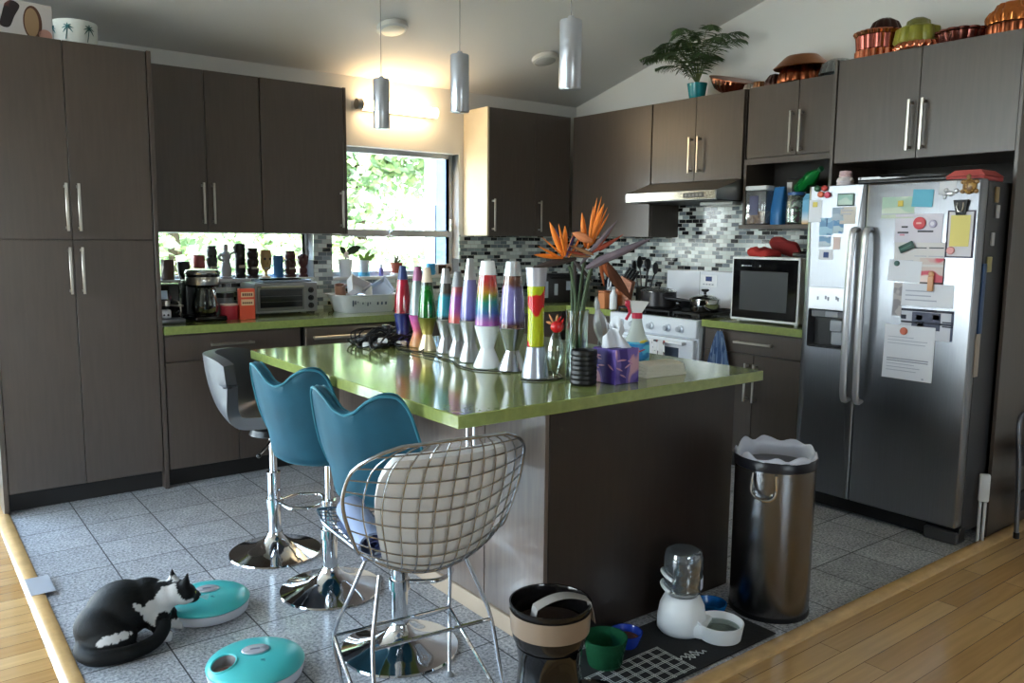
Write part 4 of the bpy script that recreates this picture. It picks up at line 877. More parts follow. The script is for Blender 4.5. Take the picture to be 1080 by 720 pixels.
c = thing('bowl','grey steel bowl upside down in the dish rack','bowl',(-2.235,-.355,1.03),(R(150),R(12),0),'dishes in the rack'); p = MB(); p.lathe([(0,0),(.03,0),(.06,.025),(.07,.06),(.073,.061),(.069,.055),(.057,.022),(.028,.004),(0,.004)],n=28); p.build('body',mat('steel_bowl',(176,178,186),rough=.25,metal=.8),c)
c = thing('mug','brown mug standing at the back left of the dish rack','mug',(-2.315,-.24,1.01),(R(14),R(-10),0),'dishes in the rack'); p = MB(); p.lathe([(0,0),(.032,0),(.036,.01),(.037,.09),(.033,.09),(.032,.01),(0,.008)],n=24); p.build('body',mat('mug_brown',(150,108,84),rough=.35),c); p = MB(); p.tube(spline([(.034,0,.075),(.06,0,.07),(.06,0,.03),(.035,0,.022)],5),.005,8); p.build('handle',mat('mug_brown'),c)
# sill things
SI = 1.1345
def leafpatch(mb, base, tip, w, up=(0,0,1), droop=.0, n=7, cup=.15):
    b = Vector(base); t = Vector(tip); d = t-b; L = d.length; s = d.cross(Vector(up)); s = s.normalized() if s.length > 1e-5 else Vector((1,0,0)); nrm = s.cross(d).normalized()
    vs = []; 
    for i in range(n):
        u = i/(n-1); c = b+d*u-Vector((0,0,1))*droop*L*u*u; ww = w*math.sin(PI*min(1,u*.93+.07))**.8*.5
        vs += [c-s*ww+nrm*cup*ww, c, c+s*ww+nrm*cup*ww]
    fs = []
    for i in range(n-1): fs += [(i*3,i*3+1,i*3+4,i*3+3),(i*3+1,i*3+2,i*3+5,i*3+4)]
    mb.add(vs,fs)
LEAF = mat('leaf_green',(62,96,52),rough=.45); LEAFD = mat('dark_leaf',(44,66,44),rough=.45); SOIL = mat('soil',(52,38,28),rough=.9,bump=(80,.5))
def pot_prof(r0,r1,h,t=.006): return [(0,0),(r0,0),(r1,h),(r1-t,h),(r0-t,t),(0,t)]
a = thing('potted_orchid','white pot with a two-leaved orchid on the window sill','plant',(-2.145,.03,SI)); p = MB(); p.lathe(pot_prof(.04,.052,.125),n=26); pt = p.build('pot',WHITEP,a); p = MB(); p.lathe([(0,.112),(.045,.112),(.0,.118)],n=20); p.build('soil',SOIL,pt)
p = MB(); p.xf = Matrix.Translation((0,0,0)); p.tube([(0,0,.112),(.005,-.005,.15),(.0,-.01,.18)],.005,8); p.build('stem',LEAF,a)
p = MB(); leafpatch(p,(0,-.01,.165),(.115,-.02,.215),.055,up=(.2,-1,.4),cup=.2); leafpatch(p,(0,-.01,.165),(-.06,-.03,.21),.045,up=(-.2,-1,.4),cup=.2); p.build('leaf',LEAFD,a)
p = MB(); 
for dx,dz in ((-.012,.15),(.012,.14),(.0,.165)): p.ball((dx,-.02,dz),(.016,.008,.014),10,6)
p.build('flower',mat('pale_blossom',(236,222,224),rough=.6),a)
a = thing('potted_seedling','small white pot in a blue dish on the window sill','plant',(-1.995,.035,SI)); p = MB(); p.lathe(pot_prof(.03,.037,.085),(0,0,.03),n=24); p.build('pot',mat('greywhite_pot',(190,192,196),rough=.4),a); p = MB(); p.lathe([(0,0),(.042,0),(.040,.028),(.034,.0285),(0,.0285)],n=24); p.build('saucer',mat('sky_dish',(92,170,206),rough=.3),a)
p = MB(); leafpatch(p,(0,0,.10),(.09,-.01,.16),.035,up=(0,-1,.3)); leafpatch(p,(0,0,.10),(.045,.0,.19),.03,up=(0,-1,.3)); leafpatch(p,(0,0,.10),(-.04,0,.165),.03,up=(0,-1,.3)); p.build('leaf',mat('bright_leaf',(130,170,84),rough=.5),a)
b = thing('small_bottle','tiny purple bottle on the window sill','bottle',(-1.865,.02,SI)); p = MB(); p.lathe([(0,0),(.016,0),(.017,.004),(.017,.05),(.008,.062),(0,.062)],n=18); p.build('body',mat('violet_plastic',(116,108,176),rough=.3),b); p = MB(); p.cyl((0,0,.0625),.010,.022,14); p.build('cap',mat('pale_violet',(190,188,206),rough=.4),b)
a = thing('potted_succulent','terracotta pot with a spiky succulent on the window sill','plant',(-1.73,.03,SI)); p = MB(); p.lathe(pot_prof(.034,.045,.075),(0,0,.02),n=26); p.build('pot',mat('terracotta',(150,74,58),rough=.7),a); p = MB(); p.lathe([(0,0),(.05,0),(.052,.015),(.046,.0195),(0,.0195)],n=24); p.build('saucer',WHITEP,a)
p = MB(); rnd = random.Random(3)
for i in range(18):
    an = i*2.4; l = rnd.uniform(.06,.11); el = rnd.uniform(.5,1.3); leafpatch(p,(0,0,.085),(l*math.cos(el)*math.cos(an),l*math.cos(el)*math.sin(an),.09+l*math.sin(el)),.013,droop=.15,n=5)
p.build('leaf',mat('grey_green_leaf',(96,104,72),rough=.6),a)
c = thing('blue_cup','small blue cup on the window sill beside the radio','cup',(-1.435,.03,SI)); p = MB(); p.lathe([(0,0),(.03,0),(.034,.006),(.036,.085),(.032,.085),(.03,.008),(0,.006)],n=24); p.build('body',mat('cup_blue',(66,146,196),rough=.3),c); p = MB(); p.tube(spline([(.035,0,.07),(.055,0,.062),(.053,0,.03),(.034,0,.02)],4),.004,8); p.build('handle',mat('cup_blue'),c)
r = thing('table_radio','small brown radio with round speaker on the window sill','radio',(-1.325,.03,SI)); p = MB(); p.box((-.065,-.03,0),(.065,.03,.082),.005,2); p.build('case',mat('pale_case',(196,180,170),rough=.4),r); p = MB(); p.box((-.058,-.0315,.008),(.012,-.0302,.074),.001); p.build('grille',mat('dark_brown',(66,44,38),rough=.6),r); p = MB(); p.lathe([(0,0),(.022,0),(.02,.003),(0,.003)],(.038,-.0302,.041),20,axis=Matrix.Rotation(PI/2,3,'X')); p.build('speaker',mat('dark_brown'),r)
# figurines on the long sill: each its own profile
def figurine(name,label,x,h,r,prof,m,flute=None,extra=None,n=20,y=.035):
    t = thing(name,label,'figurine' if name!='mug' else 'mug',(x,y,SI+.005),0,'figurines on the window sill'); p = MB(); p.lathe([(a*r,b*h) for a,b in prof],n=n,flute=flute); bd = p.build('body',m,t)
    if extra: extra(t,h,r,m)
    return t
MUG = [(0,0),(.9,0),(1,.04),(1,.97),(1.02,1),(.9,1),(.88,.06),(0,.05)]
TIKI = [(0,0),(1,0),(1.05,.08),(.85,.12),(1.0,.2),(1.05,.33),(.82,.36),(.95,.42),(1.05,.55),(1.0,.62),(.8,.66),(.95,.72),(1.0,.85),(.8,.9),(.9,1),(0,1)]
def face(t,h,r,m):
    p = MB()
    for s in (-1,1): p.ball((s*r*.42,-r*.86,h*.68),(r*.24,r*.16,h*.05),10,6)
    p.build('eye',mat('tiki_eye',(30,26,24),rough=.4),t)
    q = MB(); q.add([(-r*.15,-r*.9,h*.62),(r*.15,-r*.9,h*.62),(r*.25,-r*.95,h*.48),(-r*.25,-r*.95,h*.48),(0,-r*1.3,h*.5)],[(0,1,4),(1,2,4),(2,3,4),(3,0,4),(3,2,1,0)]); q.build('nose',m,t)
    q = MB(); q.box((-r*.55,-r*1.08,h*.30),(r*.55,-r*.8,h*.38),.003); q.build('mouth',mat('tiki_mouth',(190,176,160),rough=.5),t)
def ear(t,h,r,m):
    p = MB(); p.tube(spline([(r*.95,0,h*.8),(r*1.6,0,h*.72),(r*1.55,0,h*.35),(r*.95,0,h*.25)],5),r*.13,8); p.build('handle',m,t)
def arms(t,h,r,m):
    p = MB(); p.tube(spline([(r*.8,0,h*.72),(r*1.35,-.005,h*.78),(r*1.25,-.01,h*.95)],5),r*.2,8); p.tube(spline([(-r*.8,0,h*.72),(-r*1.2,-.01,h*.6),(-r*.7,-r*.8,h*.52)],5),r*.2,8); p.build('arm',m,t)
def knobs(t,h,r,m):
    p = MB()
    for i in range(10):
        a = i*.63; p.ball((r*.8*math.cos(a),r*.8*math.sin(a),h*(.72+.12*(i%2))),r*.33,10,6)
    p.build('hair',m,t)
fm = lambda n,c,rough=.4: mat('fig_'+n,c,rough=rough,bump=(40,.2))
figurine('tiki_mug','plain brown square-shouldered mug, first figurine from the left',-3.351,.125,.04,MUG,fm('brown',(104,82,70)),n=8)
figurine('tiki_mug','low dark bowl-shaped mug half hidden behind the coffee maker',-3.255,.112,.038,[(0,0),(.6,0),(1,.4),(1,.95),(1.03,1),(.9,1),(.85,.4),(0,.1)],fm('charcoal',(52,50,50)))
figurine('mug','pinkish red straight mug with handle behind the coffee maker',-3.16,.152,.036,MUG,fm('red',(182,92,88)),extra=ear)
figurine('tiki_figurine','dark grey carved tiki head right behind the coffee maker',-3.078,.212,.034,TIKI,fm('grey',(74,76,72)),extra=face)
figurine('statue','pale grey figure statue with raised arm',-2.988,.222,.040,[(0,0),(1,0),(1,.05),(.75,.08),(.85,.25),(.7,.42),(.55,.5),(.75,.62),(.8,.7),(.5,.78),(.3,.80),(.38,.88),(.36,.95),(.2,1),(0,1)],fm('stone',(186,182,184),.6),extra=arms)
figurine('tiki_figurine','tall black column-shaped tiki, darkest of the row',-2.897,.226,.034,[(0,0),(1,0),(1,.1),(.9,.12),(1,.2),(.95,.5),(1.05,.52),(.95,.56),(1,.8),(1.06,.82),(1.0,.9),(1.04,1),(.85,1),(.8,.9),(0,.9)],fm('black',(34,32,32)),extra=face)
figurine('tiki_figurine','dark brown notched tiki right of the black column',-2.813,.196,.038,TIKI,fm('umber',(62,48,42)),extra=face)
figurine('goblet','golden yellow face goblet on a narrow foot',-2.724,.185,.038,[(0,0),(.8,0),(.82,.04),(.3,.1),(.25,.2),(.75,.33),(1,.55),(1.02,.8),(.9,1),(.8,1),(.85,.8),(.8,.55),(0,.35)],fm('gold',(182,146,92)),extra=face)
figurine('mug','bright blue cylindrical mug with handle on the sill',-2.639,.148,.034,MUG,fm('blue',(62,116,172)),extra=ear)
figurine('tiki_figurine','maroon carved tiki second from the right of the row',-2.553,.178,.037,TIKI,fm('maroon',(84,52,48)),extra=face)
figurine('tiki_figurine','dark red round-headed figurine with curls, last on the right',-2.462,.160,.036,[(0,0),(.9,0),(.95,.06),(.7,.15),(.8,.3),(.6,.42),(.95,.58),(1.05,.75),(.8,.92),(.3,1),(0,1)],fm('dark_red',(92,46,44)),extra=knobs)

# ------------------------------------------------------------------ above the cabinets
TZ = 2.3762
pb = thing('picture_box','white box with a brown bag and oval mirror print on the pantry','box',(-4.17,-.42,TZ+.001),R(3)); p = MB(); p.box((-.18,-.06,0),(.178,.10,.185),.003); p.build('body',mat('box_white',(196,190,190),rough=.7),pb)
p = MB(); P = spline([(-.03,0,.165),(.0,0,.185),(.035,0,.165),(.01,0,.11),(-.015,0,.055),(-.055,0,.06),(-.045,0,.11),(-.03,0,.165)],4)[:-1]; p.add([(q.x,-.0612,q.z-.004) for q in P],[tuple(range(len(P)))]); p.build('printed_bag',two_tone('bag_print',(44,36,38),(100,56,52),12,rough=.7),pb,smooth=0,recalc=False)
def oval(w,h,cx,cz,y): 
    q = MB(); q.add([(cx+w*math.cos(2*PI*i/32),y,cz+h*math.sin(2*PI*i/32)) for i in range(32)],[tuple(range(32))]); return q
oval(.042,.082,.088,.088,-.0612).build('printed_frame',mat('print_brown',(92,60,46),rough=.7),pb,recalc=False); oval(.032,.070,.084,.088,-.0618).build('printed_mirror',mat('print_tan',(158,128,96),rough=.7),pb,recalc=False)
oval(.03,.028,.142,.035,-.0612).build('printed_cloth',mat('print_rose',(188,140,128),rough=.7),pb,recalc=False)
bk = thing('palm_tin','round white tin with teal palm trees on the pantry','tin',(-3.885,-.45,TZ+.001)); p = MB(); p.lathe([(0,0),(.096,0),(.102,.006),(.106,.118),(.103,.122),(0,.123)],n=40); p.build('body',mat('tin_white',(214,218,216),rough=.35),bk)
def palm(parent,a,h0,s,m):
    p = MB(); ca = lambda a,z,o=.0015: ((.103+.004*z/.118+o)*math.cos(a),(.103+.004*z/.118+o)*math.sin(a),z)
    pts = [ca(a-.10+.10*t,h0+s*.055*t) for t in (0,.3,.6,1)]; p.tube(pts,.0022,5)
    for k in range(7):
        th = -0.5+k*.70; L = [ca(a+.24*s*t*math.cos(th),h0+s*.055+s*.028*t*math.sin(th)-.012*t*t) for t in (0,.5,1)]; p.tube(L,[.003,.003,.001],5)
    p.build('palm_print',m,parent)
TEAL = mat('print_teal',(46,112,122),rough=.6); palm(bk,R(-118),.02,1.1,TEAL); palm(bk,R(-62),.015,1.2,mat('print_dark_teal',(40,84,84),rough=.6)); palm(bk,R(-170),.015,1.1,TEAL)
# fern
fe = thing('potted_fern','green fern in a teal pot on top of the wall cabinets','plant',(-.20,-1.474,TZ)); p = MB(); p.lathe([(0,0),(.048,0),(.052,.006),(.068,.10),(.070,.112),(.064,.112),(.050,.012),(0,.01)],n=30); pt = p.build('pot',mat('teal_glaze',(28,128,138),rough=.2,coat=.3),fe); p = MB(); p.lathe([(0,.098),(.060,.098),(0,.103)],n=20); p.build('soil',SOIL,pt)
rnd = random.Random(11); fr = MB(); st_ = MB()
fronds = [(-.04,.40,.44),(-.02,.44,.33),(-.06,.30,.50),(.0,.16,.52),(-.10,.24,.40),(-.12,.10,.46),(-.06,-.20,.40),(.02,-.38,.30),(-.03,-.42,.24),(-.10,-.30,.26),(-.18,.18,.26),(-.20,-.04,.34),(-.16,.32,.22),(-.16,-.20,.16),(.05,.26,.34),(.06,-.22,.32),(-.20,.06,.20),(.02,.03,.46),(-.12,.22,.14),(-.04,-.22,.16),(.05,.10,.30)]
for tip in fronds:
    tip = Vector((tip[0]*1.25-.02,tip[1],min(tip[2],.481-.2536*max(tip[1],0)*1.05-.10-.02))); hl = math.hypot(tip.x,tip.y); pts = spline([(0,0,.10),(tip.x*.18,tip.y*.18,.10+tip.z*.50),(tip.x*.52,tip.y*.52,.10+tip.z*.95),(tip.x*.85,tip.y*.85,.10+tip.z*1.0),(tip.x*1.02,tip.y*1.02,.10+tip.z*.90)],7)
    st_.tube(pts,[.0032-.0024*i/(len(pts)-1) for i in range(len(pts))],5); n = len(pts)
    for i in range(7,n):
        t = (i-7)/(n-8); d = (pts[i]-pts[i-1]).normalized(); sd = d.cross(Vector((0,0,1))); sd = sd.normalized() if sd.length > 1e-4 else Vector((1,0,0))
        for sub in ((0,.5) if i % 2 else (0,)):
            b = pts[i]-(pts[i]-pts[i-1])*sub
            for s in (-1,1):
                L = (.078*math.sin(PI*(.22+.74*t))**.8+.010)*rnd.uniform(.85,1.1); dv = (sd*s*.9+d*.45+Vector((0,0,rnd.uniform(-.45,-.1)))).normalized()
                leafpatch(fr,b,b+dv*L,.0095,up=(-.6,-.5,.6),droop=.22,n=5,cup=.1)
fr.build('frond_leaf',mat('fern_green',(72,96,58),rough=.55,var=(6,.3)),fe,smooth=0,recalc=False); st_.build('frond_stem',mat('fern_stem',(88,100,52),rough=.6),fe)
# copper moulds
FL = lambda k,a:(k,a)
def mould(name,label,loc,rot,prof,m,flute=None,n=168,sy=1.,sx=1.,cat='mould',parts=()):
    t = thing(name,label,cat,loc,rot,'moulds and bowls on the cabinets'); p = MB(); p.lathe(prof,n=n,flute=flute,sx=sx,sy=sy); p.build('body',m,t)
    for nm,pr,mm,fl in parts:
        q = MB(); q.lathe(pr,n=n,flute=fl,sx=sx,sy=sy); q.build(nm,mm,t)
    return t
mould('oval_mould','oval fluted copper mould tilted beside the fern',(-.16,-1.715,TZ+.022),(R(17),R(-8),0),[(0,0),(.055,0),(.085,.018),(.105,.05),(.118,.085),(.112,.085),(.098,.05),(.08,.022),(.05,.006),(0,.006)],COPPER,(22,.07),sy=1.25,sx=.9,parts=[('rim',[(.119,.084),(.132,.086),(.132,.091),(.117,.091)],COPPERD,None)])
mould('small_mould','tiny silver shell mould right of the oval copper one',(-.22,-1.925,TZ),(0,0,0),[(0,0),(.030,0),(.034,.012),(.026,.04),(.0,.048)],mat('dull_silver',(170,160,150),rough=.35,metal=.8),(10,.2))
mould('small_mould','small brass fluted mould beside the silver shell',(-.23,-2.005,TZ),(0,0,0),[(0,0),(.030,0),(.033,.01),(.028,.045),(0,.052)],mat('brass',(150,104,70),rough=.35,metal=.9),(8,.2))
mould('jelly_mould','dark scalloped mould lying before the inverted bowl',(-.20,-2.10,TZ+.002),(0,0,0),[(0,0),(.052,0),(.056,.01),(.050,.045),(.03,.075),(0,.085)],mat('dark_bronze',(84,58,54),rough=.35,metal=.8),(12,.15))
mould('fluted_mould','copper fluted ring mould carrying an inverted bowl',(-.20,-2.285,TZ),(0,0,0),[(0,0),(.125,0),(.13,.012),(.118,.06),(.095,.095),(0,.098)],COPPERD,(16,.1))
mould('copper_bowl','wide shallow copper bowl upside down on the ring mould',(-.20,-2.29,TZ+.0985),(0,R(-3),0),[(0,.068),(.09,.066),(.105,.055),(.165,.0),(.17,-.004),(.166,-.008),(.10,.045),(.088,.058),(0,.06)],mat('brown_copper',(158,100,58),rough=.3,metal=.9,var=(8,.2)),cat='bowl')
mould('glass_bowl','clear ribbed glass bowl upside down next to the tall cabinet',(-.28,-2.585,TZ),(0,0,0),[(0,.085),(.05,.082),(.085,.06),(.105,.0),(.102,.0),(.082,.056),(.048,.077),(0,.08)],thin_glass('smoke_glass',(190,204,206),.3,.05),(14,.07),cat='bowl')
FT = 2.379
mould('tall_mould','tall fluted copper mould at the left over the refrigerator',(-.40,-2.885,FT),(0,0,0),[(0,0),(.098,0),(.104,.004),(.104,.055),(.098,.06)],COPPER,(18,.12),parts=[('upper_ring',[(.0,.06),(.100,.061),(.106,.13),(.0,.132)],mat('pink_copper',(176,98,88),rough=.25,metal=.95),(12,.1)),('rim',[(.0,.1325),(.112,.133),(.122,.150),(.118,.155),(.0,.15)],COPPER,(24,.06))])
mould('dark_mould','small dark domed mould inside the tall copper mould',(-.41,-2.925,FT+.1515),(0,0,0),[(0,0),(.07,0),(.075,.01),(.06,.045),(.03,.065),(0,.07)],mat('dark_bronze'),(10,.12))
mould('ring_mould','shallow copper ring mould under the olive green one',(-.40,-3.115,FT),(0,0,0),[(0,0),(.100,0),(.118,.02),(.120,.035),(.105,.055),(0,.058)],COPPER,(22,.12))
gm = mould('grape_mould','olive green lobed mould on the shallow copper ring',(-.40,-3.10,FT+.0585),(0,0,0),[(0,0),(.095,0),(.10,.01),(.09,.075),(.06,.09),(0,.092)],mat('olive_green',(142,140,52),rough=.35),(9,.18),parts=[('dome',[(0,.0925),(.055,.092),(.05,.115),(.03,.128),(0,.13)],mat('olive_grey',(116,112,60),rough=.4),(6,.1))])
mould('flat_mould','low dark copper tart mould right of the green mould',(-.42,-3.335,FT),(0,0,0),[(0,0),(.085,0),(.09,.01),(.105,.06),(.116,.066),(.116,.075),(.0,.07)],mat('plum_copper',(128,74,66),rough=.25,metal=.9,var=(12,.3)),(14,.1))
mould('big_mould','largest orange copper mould at the right end over the refrigerator',(-.40,-3.56,FT),(0,0,0),[(0,0),(.10,0),(.106,.01),(.106,.06),(.10,.065),(.0,.066)],COPPERD,(16,.1),parts=[('upper_ring',[(0,.0665),(.112,.067),(.116,.10),(.10,.125),(0,.127)],mat('orange_copper',(214,128,70),rough=.22,metal=.95,var=(10,.2)),(20,.08)),('dome',[(0,.1275),(.085,.128),(.07,.16),(0,.175)],mat('orange_copper'),(12,.1))])
# ------------------------------------------------------------------ on the island (top z .912)
IZ = .9125
def lava(label, x, y, h, rb, rw, rt, basef, capf, capm, liqm, basem, gr0, gr1, capr, waist=.45, straight=False):
    t = thing('lava_lamp',label,'lava lamp',(x,y,IZ),0,'lava lamps on the island'); zb = h*basef; zc = h*(1-capf)
    p = MB()
    if straight: p.lathe([(0,0),(rb-.002,0),(rb,.003),(rt,zb-.002),(rt-.004,zb),(0,zb)],n=32)
    else:
        zw = zb*waist; p.lathe([(0,0),(rb-.002,0),(rb,.003),(rb*.985,.012),(rw,zw),(rw*.98,zw+.004),(rt,zb-.003),(rt-.002,zb),(0,zb)],n=32)
    p.build('base',basem,t,smooth=22)
    q = MB(); n = 8
    pr = [(gr0+(gr1-gr0)*(k/n)-(.003 if straight else -.003)*math.sin(PI*k/n), zb+.001+(zc-zb-.002)*k/n) for k in range(n+1)]
    q.lathe([(0,zb+.0008)]+pr+[(0,zc-.0008)],n=32); q.build('globe',liqm,t)
    c = MB(); c.lathe([(0,zc-.003),(capr[0],zc-.002),(capr[0],zc+.001),(capr[1],h-.002),(capr[1]-.003,h),(capr[1]-.005,h-.003),(0,h-.006)],n=32); c.build('cap',capm,t)
    return t
BSIL = mat('brushed_silver_base',(186,188,192),rough=.3,metal=.9); CAPS = mat('silver_cap',(190,192,196),rough=.32,metal=.8)
def liq(name,stops,wob=.0): m = zbands('liquid_'+name,stops,rough=.05,trans=.35,wob=wob); m.node_tree.nodes['Principled BSDF'].inputs['Coat Weight'].default_value = .8; return m
small = dict(rb=.041,rw=.023,rt=.042,basef=.40,capf=.17,gr0=.0405,gr1=.023,capr=(.0245,.015))
def S_(label,x,y,h,cap,l,base,**k):
    d = dict(small); d.update(k); return lava(label,x,y,h,d['rb'],d['rw'],d['rt'],d['basef'],d['capf'],cap,l,base,d['gr0'],d['gr1'],d['capr'],d.get('waist',.45),d.get('straight',False))
S_('lava lamp with red liquid, navy cap and dark blue painted base, farthest',-2.828,-1.975,.37,mat('navy_cap',(32,52,110),rough=.3),liq('red',[(.14,(150,20,40)),(.31,(206,40,66))]),zbands('galaxy_base',[(0,(120,110,170)),(.04,(84,70,140)),(.07,(40,48,110)),(.15,(20,30,84))],rough=.3,wob=.02),rw=.030,gr0=.040,gr1=.025)
S_('lava lamp with clear grey liquid, mauve cap and pink-orange base',-2.812,-2.085,.37,mat('mauve_cap',(168,96,138),rough=.3),liq('clear',[(.14,(176,190,198)),(.31,(136,160,162))]),zbands('sunset_base',[(0,(232,176,110)),(.06,(226,150,110)),(.10,(206,96,130)),(.15,(176,84,150))],rough=.35,wob=.03))
S_('lava lamp with green liquid, cream cap and brassy base',-2.842,-2.215,.37,mat('cream_cap',(232,214,190),rough=.4),liq('green',[(.14,(10,104,30)),(.24,(16,132,40)),(.285,(20,120,36)),(.295,(40,44,24)),(.31,(46,40,26))]),zbands('gold_base',[(0,(226,210,178)),(.07,(224,204,160)),(.075,(170,150,80)),(.15,(120,122,52))],rough=.3,metal=.6))
S_('lava lamp with cyan liquid, brown top and silver base',-2.815,-2.325,.37,CAPS,liq('cyan',[(.14,(30,60,64)),(.16,(30,60,64)),(.175,(20,160,186)),(.25,(40,176,200)),(.27,(96,92,80)),(.31,(110,110,104))],.01),BSIL)
S_('lava lamp with pink liquid and coral bottom on a silver base',-2.835,-2.45,.36,mat('grey_cap',(150,154,158),rough=.35,metal=.6),liq('pink',[(.14,(224,96,96)),(.17,(226,100,100)),(.20,(186,84,170)),(.26,(170,90,180)),(.285,(216,110,120)),(.31,(214,130,130))],.012),BSIL)
S_('tall lava lamp with lavender liquid and silver base',-2.875,-2.60,.42,CAPS,liq('lavender',[(.16,(40,42,70)),(.175,(60,62,110)),(.19,(120,120,206)),(.35,(150,150,220))],.008),BSIL,rb=.045,rw=.025,rt=.043,gr0=.041,gr1=.024,capr=(.025,.013),capf=.2)
big = dict(rb=.054,rw=.027,rt=.051,basef=.40,capf=.125,gr0=.0495,gr1=.033,capr=(.034,.026))
S_('large lava lamp with rainbow liquid, white cap and white base',-2.908,-2.768,.415,mat('white_cap',(232,234,236),rough=.35),liq('rainbow',[(.165,(176,90,180)),(.20,(190,110,196)),(.235,(60,120,186)),(.28,(30,150,130)),(.30,(120,150,40)),(.32,(214,150,50)),(.345,(206,80,60)),(.362,(200,60,60))],.04),mat('white_base',(224,228,232),rough=.3,coat=.3),**big)
S_('large lava lamp with violet liquid, brown wax and steel base',-2.872,-2.880,.415,mat('pale_silver_cap',(206,210,216),rough=.3,metal=.5),liq('violet',[(.165,(74,30,40)),(.195,(92,44,52)),(.215,(126,116,200)),(.33,(150,140,210)),(.345,(120,76,66)),(.362,(130,88,74))],.035),mat('steel_base',(178,180,184),rough=.25,metal=.95),**big)
LY = two_tone('liquid_red_yellow',(196,206,40),(222,40,44),11,.53,rough=.06,stretch=(1,1,.75),trans=.3,soft=.01)
lava('straight lava lamp with red wax in yellow liquid, nearest',-2.897,-3.052,.40,.050,.03,.033,.285,.165,mat('grey_lilac_cap',(188,188,200),rough=.3,metal=.4),LY,mat('grey_cone_base',(172,176,190),rough=.3,metal=.7),.031,.033,(.034,.039),straight=True)
# power strip cords
rnd = random.Random(5); p = MB()
for k in range(44):
    c = Vector((-2.93+rnd.gauss(0,.045),-1.93+rnd.gauss(0,.035),IZ+.012)); pts = []
    r = rnd.uniform(.03,.075); a0 = rnd.uniform(0,6.28); hh = rnd.uniform(.005,.075); tl = rnd.uniform(-.5,.5)
    for i in range(13):
        a = a0+i*.5; pts.append((c.x+r*math.cos(a)*1.3,c.y+r*math.sin(a),max(IZ+.004,IZ+.006+hh*(.5+.5*math.sin(a*1.3+tl))+.008*math.sin(3*a))))
    p.tube(spline(pts,3),.0040,6)
tag(p.build('cord_heap',mat('black_cord',(22,22,26),rough=.4)),'heap of tangled black cords on the far island end','cord heap',kind='stuff')
for i in range(5):
    pl_ = thing('power_plug',['black plug lying at the front of the cord heap','white cord adapter at the left of the cord heap','white cord adapter in the middle of the cord heap','dark plug block on top of the cord heap','white adapter at the right of the cord heap'][i],'plug',((-2.99,-2.03,IZ),(-3.03,-1.99,IZ),(-2.955,-2.01,IZ+.018),(-2.90,-1.94,IZ+.07),(-2.87,-2.03,IZ))[i],R((20,60,-30,80,10)[i]),'plugs in the cord heap')
    q = MB(); q.box((-.022,-.014,0),(.022,.014,.024),.004,2); q.build('body',(BLACK,WHITEP,WHITEP,BLACK,WHITEP)[i],pl_)
    q = MB(); q.tube([(.022,-.005,.012),(.036,-.005,.012)],.002,6); q.tube([(.022,.005,.012),(.036,.005,.012)],.002,6); q.build('prong',NICKEL,pl_)
def cord(label,pts,r=.003): 
    p = MB(); p.tube(spline(pts,6),r,6); return tag(p.build('extension_cord',mat('black_cord')),label,'cord')
Zc = IZ+.0035
cord('black cord running along the front of the lava lamps',[(-2.90,-2.02,Zc),(-2.895,-2.12,Zc),(-2.925,-2.24,Zc),(-2.90,-2.36,Zc),(-2.93,-2.47,Zc),(-2.945,-2.58,Zc),(-2.985,-2.68,Zc),(-2.995,-2.80,Zc),(-2.96,-2.86,Zc),(-2.915,-2.93,Zc)])
cord('black cord looping before the cream capped lamp',[(-2.91,-2.05,Zc+.007),(-2.95,-2.15,Zc),(-2.94,-2.30,Zc+.007),(-2.90,-2.28,Zc+.012),(-2.96,-2.38,Zc),(-2.95,-2.50,Zc+.007)])
cord('black cord passing behind the nearest lava lamp',[(-2.80,-2.93,Zc),(-2.78,-3.02,Zc),(-2.83,-3.12,Zc),(-2.93,-3.14,Zc),(-2.985,-3.08,Zc)])
# glass vase with bird-of-paradise flowers; local X = across, Y = away, Z = up
VX,VY,VR = -2.80,-3.165,R(-37.4)
va = thing('flower_vase','tall clear glass vase holding the orange flowers','vase',(VX,VY,IZ),VR)
p = MB(); p.lathe([(0,0),(.036,0),(.040,.006),(.040,.23),(.043,.25),(.040,.25),(.0372,.23),(.037,.012),(0,.010)],n=32); p.build('glass',GLASS,va)
p = MB(); p.lathe([(0,.011),(.0365,.0112),(.0365,.10),(0,.10)],n=28); p.build('water',thin_glass('water',(226,236,232),.12),va)
STEMG = mat('flower_stem',(70,88,62),rough=.5); ORA = mat('orange_petal',(228,124,36),rough=.5,var=(14,.15)); ORP = mat('pale_orange_petal',(232,150,104),rough=.5); VIO = mat('violet_tongue',(78,64,120),rough=.5)
GREYP = mat('grey_violet_bract',(112,100,110),rough=.45,var=(12,.25),stretch=(1,1,1)); DRIED = mat('dried_bract',(104,58,36),rough=.7,var=(10,.3)); DARKB = mat('dark_bract',(62,52,50),rough=.5,var=(10,.3)); REDB = mat('red_bract_edge',(152,66,46),rough=.6)
def V(px,py,d=0.): return ((px-614)*.00337, d, (404-py)*.00337)
def petal(mb,b,t,w,th=.006,bow=0.,n=9):
    b,t = Vector(b),Vector(t); pts=[];rs=[]; d=(t-b); s=d.cross(Vector((0,1,0))).normalized() if d.length else Vector((1,0,0))
    for i in range(n):
        u=i/(n-1); pts.append(b+d*u+s*bow*math.sin(PI*u)); rs.append(max(.0006,w*.36*math.sin(PI*min(1,.08+.92*u))**.75))
    mb.tube(pts,rs,8)
def flower(label,stem,parts):
    f = thing('bird_of_paradise',label,'flower',(VX,VY,IZ),VR,'bird of paradise flowers in the vase')
    p = MB(); P = spline(stem,5); p.tube(P,[.0058]*len(P),8); p.build('stem',STEMG,f)
    for nm,m,ls in parts:
        q = MB()
        for l in ls: petal(q,*l)
        q.build(nm,m,f)
